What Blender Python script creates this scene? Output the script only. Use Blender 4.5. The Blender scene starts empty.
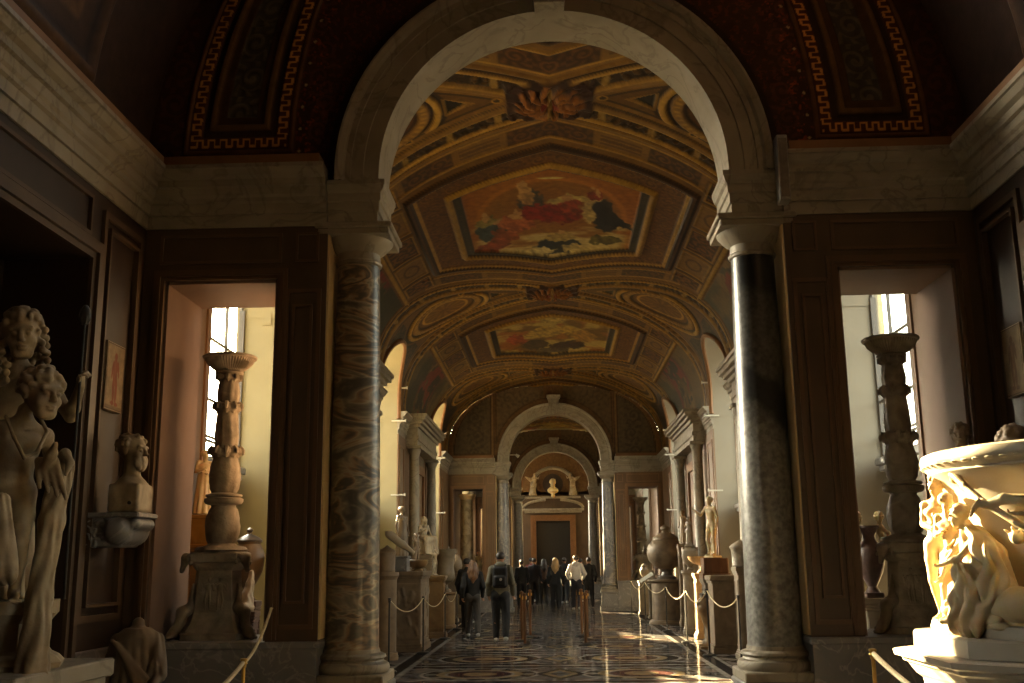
import bpy, math, random
import numpy as np
from mathutils import Vector, Matrix
random.seed(7)
PI = math.pi
SC = bpy.context.scene
COL = SC.collection
# ------------------------------------------------------------------ camera
F_PX, PITCH, YAW, ROLL, CAMX, CAMH = 1049.0, 0.208, -0.038, -0.0117, -0.0414, 1.55
def cam_basis():
    cp, sp = math.cos(PITCH), math.sin(PITCH)
    f = np.array([math.sin(YAW)*cp, math.cos(YAW)*cp, sp])
    rt = np.array([math.cos(YAW), -math.sin(YAW), 0.])
    up = np.cross(rt, f)
    c, s = math.cos(ROLL), math.sin(ROLL)
    return rt*c+up*s, -rt*s+up*c, f
cd = bpy.data.cameras.new('camera'); cam = bpy.data.objects.new('camera', cd); COL.objects.link(cam)
_r, _u, _f = cam_basis()
M = Matrix(((_r[0], _u[0], -_f[0], CAMX), (_r[1], _u[1], -_f[1], 0.0), (_r[2], _u[2], -_f[2], CAMH), (0, 0, 0, 1)))
cam.matrix_world = M
cd.sensor_width = 36; cd.lens = F_PX/1024*36; cd.clip_end = 300
SC.camera = cam
# ------------------------------------------------------------------ world, sun, exposure
W = bpy.data.worlds.new('sky'); SC.world = W; W.use_nodes = True
_n = W.node_tree; _n.nodes.clear()
_o = _n.nodes.new('ShaderNodeOutputWorld'); _b = _n.nodes.new('ShaderNodeBackground'); _s = _n.nodes.new('ShaderNodeTexSky')
_s.sky_type = 'NISHITA'; _s.sun_disc = False; _s.sun_elevation = math.radians(20); _s.sun_rotation = math.radians(-45)
_s.air_density = 1.5; _s.dust_density = 5.0
_hs = _n.nodes.new('ShaderNodeHueSaturation'); _hs.inputs['Saturation'].default_value = 0.35
_mx = _n.nodes.new('ShaderNodeMixRGB'); _mx.blend_type = 'MULTIPLY'; _mx.inputs[0].default_value = 1; _mx.inputs[2].default_value = (1, .93, .80, 1)
_n.links.new(_s.outputs[0], _hs.inputs['Color']); _n.links.new(_hs.outputs[0], _mx.inputs[1]); _ad = _n.nodes.new('ShaderNodeMixRGB'); _ad.blend_type = 'ADD'; _ad.inputs[0].default_value = 1; _ad.inputs[2].default_value = (.62, .575, .49, 1)
_n.links.new(_mx.outputs[0], _ad.inputs[1]); _n.links.new(_ad.outputs[0], _b.inputs[0])
_b.inputs[1].default_value = SKY = 3.6
_n.links.new(_b.outputs[0], _o.inputs[0])
SDIR = Vector((0.735, -1.0, -0.31*math.hypot(0.735, 1.0))).normalized()     # the way the sun travels
sd = bpy.data.lights.new('sun', 'SUN'); so = bpy.data.objects.new('sun', sd); COL.objects.link(so)
sd.energy = 190; sd.color = (1.0, .74, .40); sd.angle = math.radians(0.6)
so.rotation_euler = SDIR.to_track_quat('-Z', 'Y').to_euler()
SC.view_settings.view_transform = 'Standard'; SC.view_settings.look = 'None'
SC.view_settings.gamma = 1; SC.view_settings.use_curve_mapping = False
SC.view_settings.exposure = 0.0
try:
    SC.cycles.use_denoising = True; SC.cycles.denoiser = 'OPENIMAGEDENOISE'
    SC.cycles.max_bounces = 10; SC.cycles.diffuse_bounces = 6; SC.cycles.glossy_bounces = 3
    SC.cycles.transparent_max_bounces = 12; SC.cycles.sample_clamp_indirect = 6
    SC.cycles.caustics_reflective = False; SC.cycles.caustics_refractive = False
except Exception: pass
# ------------------------------------------------------------------ the plan of the gallery (metres)
HW = 3.54            # half width at the walls
ZC = 4.93            # top of the cornice
SCREENS = (8.6, 34.6, 46.7)
WIN_Y = (11.75, 22.0, 30.6, 41.3, 49.75)  # the last bay's windows are added to light the end bay
WR = 1.4 
XG = 4.05            # plane of the glass
for _sx in (-1, 1):                     # portals in the window bays
    for _wy in WIN_Y:
        l = bpy.data.lights.new('window_portal', 'AREA'); l.shape = 'RECTANGLE'; l.size = 2.5; l.size_y = 3.7
        l.cycles.is_portal = True
        o = bpy.data.objects.new('window_portal', l); COL.objects.link(o); o.location = (_sx*(XG+.12), _wy, 4.45)
        o.rotation_euler = Vector((-_sx, 0, 0)).to_track_quat('-Z', 'Y').to_euler()
# ------------------------------------------------------------------ small tools
def setp(o, label=None, cat=None, group=None, kind=None):
    if label: o['label'] = label
    if cat: o['category'] = cat
    if group: o['group'] = group
    if kind: o['kind'] = kind
    return o
def thing(name, label, cat, loc=(0, 0, 0), rz=0, group=None):
    o = bpy.data.objects.new(name, None); COL.objects.link(o); o.empty_display_size = .1
    o.location = loc; o.rotation_euler = (0, 0, rz)
    return setp(o, label, cat, group)
class MB:
    """collects faces; build() links one mesh object"""
    def __init__(s): s.v = []; s.f = []; s.sm = []
    def add(s, vs, fs, smooth=False, T=None):
        b = len(s.v)
        if T is not None: vs = [tuple(T @ Vector(p)) for p in vs]
        s.v += [tuple(p) for p in vs]; s.f += [tuple(i+b for i in f) for f in fs]; s.sm += [smooth]*len(fs)
        return s
    def box(s, x0, x1, y0, y1, z0, z1, bev=0.0, T=None):
        if x0 > x1: x0, x1 = x1, x0
        if y0 > y1: y0, y1 = y1, y0
        if bev <= 0:
            vs = [(x, y, z) for x in (x0, x1) for y in (y0, y1) for z in (z0, z1)]
            fs = [(0, 1, 3, 2), (4, 6, 7, 5), (0, 4, 5, 1), (2, 3, 7, 6), (0, 2, 6, 4), (1, 5, 7, 3)]
            return s.add(vs, fs, T=T)
        b = min(bev, (x1-x0)*.45, (y1-y0)*.45, (z1-z0)*.45)
        pr = [(z0, b), (z0+b, 0), (z1-b, 0), (z1, b)]
        vs = []; fs = []
        def ring(z, i):
            c = b
            return [(x0+i+c, y0+i, z), (x1-i-c, y0+i, z), (x1-i, y0+i+c, z), (x1-i, y1-i-c, z), (x1-i-c, y1-i, z), (x0+i+c, y1-i, z), (x0+i, y1-i-c, z), (x0+i, y0+i+c, z)]
        for z, i in pr: vs += ring(z, i if i == 0 else b*.8)
        for k in range(3):
            for j in range(8): fs.append((k*8+j, k*8+(j+1) % 8, k*8+8+(j+1) % 8, k*8+8+j))
        fs.append(tuple(range(7, -1, -1))); fs.append(tuple(range(24, 32)))
        return s.add(vs, fs, T=T)
    def lathe(s, prof, c=(0, 0, 0), n=32, sx=1, sy=1, mod=None, T=None, smooth=True):
        """prof: list of (r,z); mod(theta,z)->radius factor"""
        vs = []; fs = []; m = len(prof)
        for r, z in prof:
            for j in range(n):
                t = 2*PI*j/n; k = mod(t, z) if mod else 1
                vs.append((c[0]+r*k*sx*math.cos(t), c[1]+r*k*sy*math.sin(t), c[2]+z))
        for i in range(m-1):
            for j in range(n): fs.append((i*n+j, i*n+(j+1) % n, (i+1)*n+(j+1) % n, (i+1)*n+j))
        if prof[0][0] > 1e-4: fs.append(tuple(range(n-1, -1, -1)))
        if prof[-1][0] > 1e-4: fs.append(tuple(range((m-1)*n, m*n)))
        return s.add(vs, fs, smooth, T=T)
    def tube(s, pts, r, n=8, cap=True):
        P = [Vector(p) for p in pts]; rr = r if isinstance(r, (list, tuple)) else [r]*len(P)
        vs = []; fs = []; prev = None
        for i, p in enumerate(P):
            t = (P[min(i+1, len(P)-1)]-P[max(i-1, 0)])
            t = t.normalized() if t.length > 1e-9 else Vector((0, 0, 1))
            if prev is None:
                a = Vector((0, 0, 1)) if abs(t.z) < .9 else Vector((1, 0, 0)); u = t.cross(a).normalized()
            else:
                u = (prev-t*prev.dot(t)); u = u.normalized() if u.length > 1e-6 else t.orthogonal().normalized()
            prev = u; w = t.cross(u)
            for j in range(n):
                q = p+(u*math.cos(2*PI*j/n)+w*math.sin(2*PI*j/n))*rr[i]; vs.append(tuple(q))
        for i in range(len(P)-1):
            for j in range(n): fs.append((i*n+j, i*n+(j+1) % n, (i+1)*n+(j+1) % n, (i+1)*n+j))
        if cap: fs.append(tuple(range(n-1, -1, -1))); fs.append(tuple(range((len(P)-1)*n, len(P)*n)))
        return s.add(vs, fs, True)
    def ball(s, c, r, n=12, m=8, sx=1, sy=1, sz=1):
        pr = [(max(r*math.sin(PI*i/m), 1e-5), -r*math.cos(PI*i/m)*sz) for i in range(m+1)]
        return s.lathe(pr, c, n, sx, sy)
    def torus(s, c, R, r, n=32, m=8, axis='Z'):
        vs = []; fs = []
        for i in range(n):
            a = 2*PI*i/n
            for j in range(m):
                b = 2*PI*j/m; q = R+r*math.cos(b); w = r*math.sin(b)
                p = (q*math.cos(a), q*math.sin(a), w)
                if axis == 'X': p = (w, p[0], p[1])
                if axis == 'Y': p = (p[0], w, p[1])
                vs.append((c[0]+p[0], c[1]+p[1], c[2]+p[2]))
        for i in range(n):
            for j in range(m): fs.append((i*m+j, ((i+1) % n)*m+j, ((i+1) % n)*m+(j+1) % m, i*m+(j+1) % m))
        return s.add(vs, fs, True)
    def sweep(s, path, prof, closed=False):
        """path: xy points walked with the moulding on the RIGHT hand side; prof: (out, z)"""
        n = len(path); P = [Vector(p) for p in path]; vs = []; fs = []; m = len(prof)
        for i in range(n):
            if closed: a, b = P[i]-P[i-1], P[(i+1) % n]-P[i]
            else:
                a = P[i]-P[i-1] if i else P[1]-P[0]; b = P[i+1]-P[i] if i < n-1 else P[-1]-P[-2]
            a = a.normalized(); b = b.normalized()
            na = Vector((a.y, -a.x)); nb = Vector((b.y, -b.x)); t = (na+nb)
            t = t/max(1e-6, t.dot(na))
            for d, z in prof: vs.append((P[i].x+t.x*d, P[i].y+t.y*d, z))
        for i in range(n if closed else n-1):
            k = (i+1) % n
            for j in range(m-1): fs.append((i*m+j, k*m+j, k*m+j+1, i*m+j+1))
        if not closed: fs.append(tuple(range(m))); fs.append(tuple(range((n-1)*m+m-1, (n-1)*m-1, -1)))
        return s.add(vs, fs)
    def prism(s, poly, axis, a, b):
        """poly: 2D points; extruded along axis from a to b"""
        n = len(poly)
        def P(p, w): return {'X': (w, p[0], p[1]), 'Y': (p[0], w, p[1]), 'Z': (p[0], p[1], w)}[axis]
        vs = [P(p, a) for p in poly]+[P(p, b) for p in poly]
        fs = [tuple(range(n-1, -1, -1)), tuple(range(n, 2*n))]+[(i, (i+1) % n, n+(i+1) % n, n+i) for i in range(n)]
        return s.add(vs, fs)
    def build(s, name, m, parent=None, recalc=True):
        me = bpy.data.meshes.new(name); me.from_pydata(s.v, [], s.f); me.update()
        me.polygons.foreach_set('use_smooth', s.sm)
        if recalc:
            import bmesh
            bm = bmesh.new(); bm.from_mesh(me); bmesh.ops.recalc_face_normals(bm, faces=bm.faces); bm.to_mesh(me); bm.free()
        o = bpy.data.objects.new(name, me); COL.objects.link(o)
        if any(s.sm): me.set_sharp_from_angle(angle=math.radians(38))
        if m: me.materials.append(m)
        if parent: o.parent = parent
        return o
def struct(o): o['kind'] = 'structure'; return o
def np_mesh(name, V, Q, m, parent=None, smooth=True, col=None):
    me = bpy.data.meshes.new(name); nv, nf = len(V), len(Q)
    me.vertices.add(nv); me.vertices.foreach_set('co', np.asarray(V, np.float32).ravel())
    me.loops.add(nf*4); me.loops.foreach_set('vertex_index', np.asarray(Q, np.int32).ravel())
    me.polygons.add(nf); me.polygons.foreach_set('loop_start', np.arange(nf, dtype=np.int32)*4)
    me.polygons.foreach_set('loop_total', np.full(nf, 4, np.int32))
    me.polygons.foreach_set('use_smooth', np.full(nf, smooth))
    me.update(calc_edges=True); me.validate()
    if col is not None:
        a = me.color_attributes.new('Col', 'FLOAT_COLOR', 'POINT')
        c = np.ones((nv, 4), np.float32); c[:, :3] = col; a.data.foreach_set('color', c.ravel())
    if m: me.materials.append(m)
    o = bpy.data.objects.new(name, me); COL.objects.link(o)
    if parent: o.parent = parent
    return o
def grid_quads(nu, nv, keep=None):
    i, j = np.meshgrid(np.arange(nu-1), np.arange(nv-1), indexing='ij'); a = i*nv+j
    q = np.stack([a, a+nv, a+nv+1, a+1], -1).reshape(-1, 4)
    if keep is not None: q = q[keep.ravel()[q].all(1)]
    return q
def copy_tree(o, parent=None):
    c = o.copy(); COL.objects.link(c)
    if parent: c.parent = parent
    for ch in list(o.children): copy_tree(ch, c)
    return c
# ------------------------------------------------------------------ materials
def srgb(r, g, b):
    f = lambda x: x/12.92 if x <= .04045 else ((x+.055)/1.055)**2.4
    return (f(r/255), f(g/255), f(b/255))
def mat(name, c1, c2=None, rough=.6, scale=6.0, detail=6, contrast=.5, bump=.0, bscale=40, metal=0, stretch=(1, 1, 1), vein=None, vscale=2.5, vwidth=.06, spec=.4, sss=0, coords='Object', distort=.6):
    m = bpy.data.materials.new(name); m.use_nodes = True; N = m.node_tree.nodes; L = m.node_tree.links
    p = N['Principled BSDF']; p.inputs['Roughness'].default_value = rough; p.inputs['Metallic'].default_value = metal
    p.inputs['Specular IOR Level'].default_value = spec
    c1 = (*c1, 1); c2 = (*(c2 or c1[:3]), 1)
    tc = N.new('ShaderNodeTexCoord'); mp = N.new('ShaderNodeMapping'); mp.inputs['Scale'].default_value = stretch
    L.new(tc.outputs[coords], mp.inputs[0])
    no = N.new('ShaderNodeTexNoise'); no.inputs['Scale'].default_value = scale; no.inputs['Detail'].default_value = detail; no.inputs['Distortion'].default_value = distort
    L.new(mp.outputs[0], no.inputs['Vector'])
    cr = N.new('ShaderNodeValToRGB'); cr.color_ramp.elements[0].position = .5-contrast/2; cr.color_ramp.elements[1].position = .5+contrast/2
    cr.color_ramp.elements[0].color = c1; cr.color_ramp.elements[1].color = c2
    L.new(no.outputs['Fac'], cr.inputs[0]); out = cr.outputs[0]
    if vein:
        n2 = N.new('ShaderNodeTexNoise'); n2.inputs['Scale'].default_value = vscale; n2.inputs['Detail'].default_value = 8; n2.inputs['Distortion'].default_value = 1.8
        L.new(mp.outputs[0], n2.inputs['Vector'])
        r2 = N.new('ShaderNodeValToRGB'); e = r2.color_ramp.elements
        e[0].position = .5-vwidth; e[0].color = (0, 0, 0, 1); e[1].position = .5; e[1].color = (1, 1, 1, 1); e3 = e.new(.5+vwidth); e3.color = (0, 0, 0, 1)
        L.new(n2.outputs['Fac'], r2.inputs[0])
        mx = N.new('ShaderNodeMixRGB'); mx.inputs[2].default_value = (*vein, 1); L.new(r2.outputs[0], mx.inputs[0]); L.new(out, mx.inputs[1]); out = mx.outputs[0]
    L.new(out, p.inputs['Base Color'])
    if sss: p.inputs['Subsurface Weight'].default_value = sss; p.inputs['Subsurface Radius'].default_value = (.03, .015, .006)
    if bump:
        nb = N.new('ShaderNodeTexNoise'); nb.inputs['Scale'].default_value = bscale; nb.inputs['Detail'].default_value = 4; L.new(mp.outputs[0], nb.inputs['Vector'])
        bp = N.new('ShaderNodeBump'); bp.inputs['Strength'].default_value = bump; bp.inputs['Distance'].default_value = .01
        L.new(nb.outputs['Fac'], bp.inputs['Height']); L.new(bp.outputs[0], p.inputs['Normal'])
    return m
def painted(name, rough=.6, spec=.3, nscale=9, bump=.15):
    m = bpy.data.materials.new(name); m.use_nodes = True; N = m.node_tree.nodes; L = m.node_tree.links
    p = N['Principled BSDF']; p.inputs['Roughness'].default_value = rough; p.inputs['Specular IOR Level'].default_value = spec
    a = N.new('ShaderNodeVertexColor'); a.layer_name = 'Col'
    tc = N.new('ShaderNodeTexCoord'); no = N.new('ShaderNodeTexNoise'); no.inputs['Scale'].default_value = nscale; no.inputs['Detail'].default_value = 8
    L.new(tc.outputs['Object'], no.inputs['Vector'])
    cr = N.new('ShaderNodeValToRGB'); cr.color_ramp.elements[0].position = .3; cr.color_ramp.elements[1].position = .7
    cr.color_ramp.elements[0].color = (.62, .6, .58, 1); cr.color_ramp.elements[1].color = (1.0, 1.0, 1.0, 1)
    L.new(no.outputs['Fac'], cr.inputs[0])
    mx = N.new('ShaderNodeMixRGB'); mx.blend_type = 'MULTIPLY'; mx.inputs[0].default_value = 1
    L.new(a.outputs[0], mx.inputs[1]); L.new(cr.outputs[0], mx.inputs[2]); L.new(mx.outputs[0], p.inputs['Base Color'])
    if bump:
        bp = N.new('ShaderNodeBump'); bp.inputs['Strength'].default_value = bump; bp.inputs['Distance'].default_value = .01
        n2 = N.new('ShaderNodeTexNoise'); n2.inputs['Scale'].default_value = 60; L.new(tc.outputs['Object'], n2.inputs['Vector'])
        L.new(n2.outputs['Fac'], bp.inputs['Height']); L.new(bp.outputs[0], p.inputs['Normal'])
    return m
MT = {}
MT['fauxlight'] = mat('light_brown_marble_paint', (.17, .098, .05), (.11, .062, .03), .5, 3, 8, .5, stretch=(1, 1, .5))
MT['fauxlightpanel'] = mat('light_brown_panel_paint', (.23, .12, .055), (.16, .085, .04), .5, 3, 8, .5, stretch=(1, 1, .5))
MT['piersidelit'] = mat('pier_side_plaster_lit', (.66, .50, .27), (.56, .42, .22), .8, 2, 5, .6)  # plaster made brighter, so the light on the pier side is in its colour
MT['pale'] = mat('pale_row_marble', (.20, .16, .11), (.10, .075, .045), .5, 4, 8, .5, .12, 45)
MT['paint'] = painted('painted_plaster')
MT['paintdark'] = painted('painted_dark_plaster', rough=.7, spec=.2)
def floor_mat():
    m = bpy.data.materials.new('inlaid_marble'); m.use_nodes = True; N = m.node_tree.nodes; L = m.node_tree.links; N.clear()
    o = N.new('ShaderNodeOutputMaterial'); a = N.new('ShaderNodeVertexColor'); a.layer_name = 'Col'; d = N.new('ShaderNodeBsdfDiffuse'); g = N.new('ShaderNodeBsdfGlossy'); mx = N.new('ShaderNodeMixShader')
    tc = N.new('ShaderNodeTexCoord'); no = N.new('ShaderNodeTexNoise'); no.inputs['Scale'].default_value = 4; no.inputs['Detail'].default_value = 8; L.new(tc.outputs['Object'], no.inputs['Vector'])
    cr = N.new('ShaderNodeValToRGB'); cr.color_ramp.elements[0].position = .35; cr.color_ramp.elements[1].position = .65; cr.color_ramp.elements[0].color = (.5, .5, .5, 1); L.new(no.outputs['Fac'], cr.inputs[0])
    mu = N.new('ShaderNodeMixRGB'); mu.blend_type = 'MULTIPLY'; mu.inputs[0].default_value = 1; L.new(a.outputs[0], mu.inputs[1]); L.new(cr.outputs[0], mu.inputs[2]); L.new(mu.outputs[0], d.inputs[0])
    gc = N.new('ShaderNodeMixRGB'); gc.inputs[0].default_value = .45; gc.inputs[2].default_value = (.6, .58, .54, 1); L.new(mu.outputs[0], gc.inputs[1]); L.new(gc.outputs[0], g.inputs[0])
    rr = N.new('ShaderNodeMapRange'); rr.inputs[3].default_value = .05; rr.inputs[4].default_value = .13; L.new(no.outputs['Fac'], rr.inputs[0]); L.new(rr.outputs[0], g.inputs['Roughness'])
    lw = N.new('ShaderNodeLayerWeight'); pw = N.new('ShaderNodeMath'); pw.operation = 'POWER'; pw.inputs[1].default_value = 5; sc = N.new('ShaderNodeMath'); sc.operation = 'MULTIPLY_ADD'; sc.inputs[1].default_value = .80; sc.inputs[2].default_value = .05
    L.new(lw.outputs['Facing'], pw.inputs[0]); L.new(pw.outputs[0], sc.inputs[0]); L.new(sc.outputs[0], mx.inputs[0]); L.new(d.outputs[0], mx.inputs[1]); L.new(g.outputs[0], mx.inputs[2]); L.new(mx.outputs[0], o.inputs[0])
    return m
MT['floor'] = floor_mat()
MT['marble'] = mat('white_marble', (0.276, 0.244, 0.190), (0.190, 0.164, 0.123), .5, 3.0, 8, .5, .08, 60, vein=(0.165, 0.140, 0.105), vscale=1.6, vwidth=.035)
MT['statue'] = mat('aged_marble', (.40, .325, .21), (.15, .105, .055), .5, 5.5, 9, .42, .25, 38, spec=.4)
MT['statuewarm'] = mat('warm_marble', (0.612, 0.505, 0.321), (0.444, 0.306, 0.131), .45, 5, 8, .5, .1, 50, spec=.4, sss=.25)
MT['craterm'] = mat('pale_marble', (0.449, 0.403, 0.323), (0.346, 0.288, 0.202), .45, 3, 8, .5, .06, 50, spec=.4)
MT['dado'] = mat('grey_marble', (0.202, 0.197, 0.190), (0.124, 0.124, 0.129), .35, 2.2, 8, .5, .03, 60, vein=(0.258, 0.246, 0.236), vscale=2.2, vwidth=.03)
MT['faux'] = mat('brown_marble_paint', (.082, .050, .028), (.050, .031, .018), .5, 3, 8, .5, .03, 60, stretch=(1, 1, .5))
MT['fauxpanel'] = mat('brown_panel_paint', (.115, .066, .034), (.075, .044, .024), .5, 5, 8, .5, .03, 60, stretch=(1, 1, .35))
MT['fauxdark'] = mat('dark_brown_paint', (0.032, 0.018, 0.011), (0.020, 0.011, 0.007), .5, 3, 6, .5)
MT['orange'] = mat('orange_brown_paint', (0.189, 0.090, 0.032), (0.135, 0.058, 0.019), .5, 4, 6, .5)
MT['plaster'] = mat('yellow_plaster', (.26, .225, .13), (.215, .18, .10), .85, 1.5, 5, .6, .06, 25)
MT['greyplaster'] = mat('grey_plaster', (0.227, 0.200, 0.152), (0.195, 0.168, 0.125), .85, 1.5, 5, .6, .06, 25)
MT['pinkplaster'] = mat('pink_plaster', (.20, .135, .10), (.14, .09, .065), .7, 1.6, 6, .6, .05, 25)
MT['stone'] = mat('brown_stone', (0.208, 0.152, 0.096), (0.104, 0.072, 0.044), .55, 5, 8, .5, .15, 40)
MT['darkstone'] = mat('dark_granite', (.13, .11, .09), (.06, .05, .045), .3, 14, 8, .5, .05, 40)
MT['porphyry'] = mat('purple_porphyry', (.15, .095, .08), (.07, .045, .04), .4, 18, 8, .5)
MT['ochre'] = mat('ochre_marble', (.22, .135, .055), (.13, .072, .028), .45, 6, 8, .5, .1, 40)
MT['candstone'] = mat('candelabrum_marble', (.34, .30, .235), (.13, .11, .08), .55, 7, 8, .45, .6, 28)
MT['gold'] = mat('gilt', (.45, .26, .07), (.30, .15, .03), .45, 8, 5, .5, metal=.6)
MT['brass'] = mat('brass', (.62, .40, .12), (.45, .27, .07), .3, 10, 4, .5, metal=.9)
MT['cord'] = mat('cream_cord', (.62, .52, .32), (.42, .34, .2), .8, 60, 3, .5)
MT['black'] = mat('black_metal', (.02, .018, .016), (.012, .012, .012), .4, 20, 3, .5)
MT['mullion'] = mat('window_bar_paint', (.10, .085, .07), (.07, .06, .05), .5, 8, 3, .5)
MT['wood'] = mat('brown_wood', (.16, .075, .03), (.09, .04, .018), .4, 3, 6, .5, stretch=(4, 4, .6))
MT['ironrod'] = mat('white_painted_rod', (.45, .42, .34), (.36, .33, .27), .6, 8, 3, .5)
def glass_mat():
    m = bpy.data.materials.new('window_glass'); m.use_nodes = True; N = m.node_tree.nodes; L = m.node_tree.links; N.clear()
    o = N.new('ShaderNodeOutputMaterial'); t = N.new('ShaderNodeBsdfTransparent'); t.inputs[0].default_value = (.93, .95, .93, 1)
    g = N.new('ShaderNodeBsdfGlossy'); g.inputs['Roughness'].default_value = .02
    fr = N.new('ShaderNodeLayerWeight'); pw = N.new('ShaderNodeMath'); pw.operation = 'POWER'; pw.inputs[1].default_value = 5; sc = N.new('ShaderNodeMath'); sc.operation = 'MULTIPLY_ADD'; sc.inputs[1].default_value = .6; sc.inputs[2].default_value = .04; mx = N.new('ShaderNodeMixShader')
    L.new(fr.outputs['Facing'], pw.inputs[0]); L.new(pw.outputs[0], sc.inputs[0]); L.new(sc.outputs[0], mx.inputs[0]); L.new(t.outputs[0], mx.inputs[1]); L.new(g.outputs[0], mx.inputs[2]); L.new(mx.outputs[0], o.inputs[0])
    return m
MT['glass'] = glass_mat()
# ------------------------------------------------------------------ numpy pattern tools
def sst(a, b, x): t = np.clip((x-a)/(b-a), 0, 1); return t*t*(3-2*t)
def band(x, a, b, w=.02): return sst(a-w, a+w, x)*(1-sst(b-w, b+w, x))
_rg = np.random.RandomState(5); _T = _rg.rand(256, 256)
def vn(x, y):
    xi = np.floor(x).astype(int); yi = np.floor(y).astype(int); fx = x-xi; fy = y-yi
    fx = fx*fx*(3-2*fx); fy = fy*fy*(3-2*fy)
    g = lambda i, j: _T[i % 256, j % 256]
    return (g(xi, yi)*(1-fx)+g(xi+1, yi)*fx)*(1-fy)+(g(xi, yi+1)*(1-fx)+g(xi+1, yi+1)*fx)*fy
def fbm(x, y, o=4):
    s = 0; a = .5
    for i in range(o): s = s+a*vn(x*2**i+i*17.3, y*2**i+i*9.1); a *= .5
    return s/.9375
def scroll(u, w, p, seed=0):
    """running acanthus scroll along u with spirals of pitch p, |w|<p/2: 0..1"""
    k = np.floor(u/p); du = (u/p-k-.5)*p; sgn = np.where(k.astype(int) % 2 == 0, 1., -1.)
    r = np.hypot(du, w-sgn*.08*p)/p; th = np.arctan2(w*sgn, du)
    a = .5+.5*np.cos(th*1.0-r*26)
    b = .5+.5*np.cos(th*7+r*9)
    return np.clip(np.where(r < .36, a, b*.8), 0, 1)*(1-sst(.44, .52, np.abs(w)/p))
def mixc(c, new, m):
    m = m[..., None]; return c*(1-m)+np.asarray(new)*m
def blob(x, y, cx, cy, rx, ry, rot=0, soft=.12):
    c, s = math.cos(rot), math.sin(rot); dx, dy = x-cx, y-cy
    d = np.hypot((dx*c+dy*s)/rx, (-dx*s+dy*c)/ry)
    return 1-sst(1-soft, 1+soft, d)
# ================================================================== the vault
VA, VB, VZ0, VN = 3.54, 2.42, 4.96, 2.5
_tt = np.linspace(0, PI/2, 4001)
_VX = VA*np.sin(_tt)**(2/VN); _VZ = VZ0+VB*np.cos(_tt)**(2/VN)
_VS = np.concatenate([[0], np.cumsum(np.hypot(np.diff(_VX), np.diff(_VZ)))]); SMAX = _VS[-1]
def vault_pt(s):
    a = np.abs(s); return np.sign(s)*np.interp(a, _VS, _VX), np.interp(a, _VS, _VZ)
def vault_x(z): return VA*(1-(np.maximum(z-VZ0, 0)/VB)**VN)**(1/VN)
ROS0, PER = 12.55, 9.75
TAN = (.50, .31, .115); TAN2 = (.42, .25, .09); DK = (.10, .045, .015); OR = (.46, .20, .045); GO = (.78, .52, .19); GR = (.17, .16, .13); BR = (.26, .125, .035)  # GO is moulding gold brightened, so its highlights are put into the colour
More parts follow.
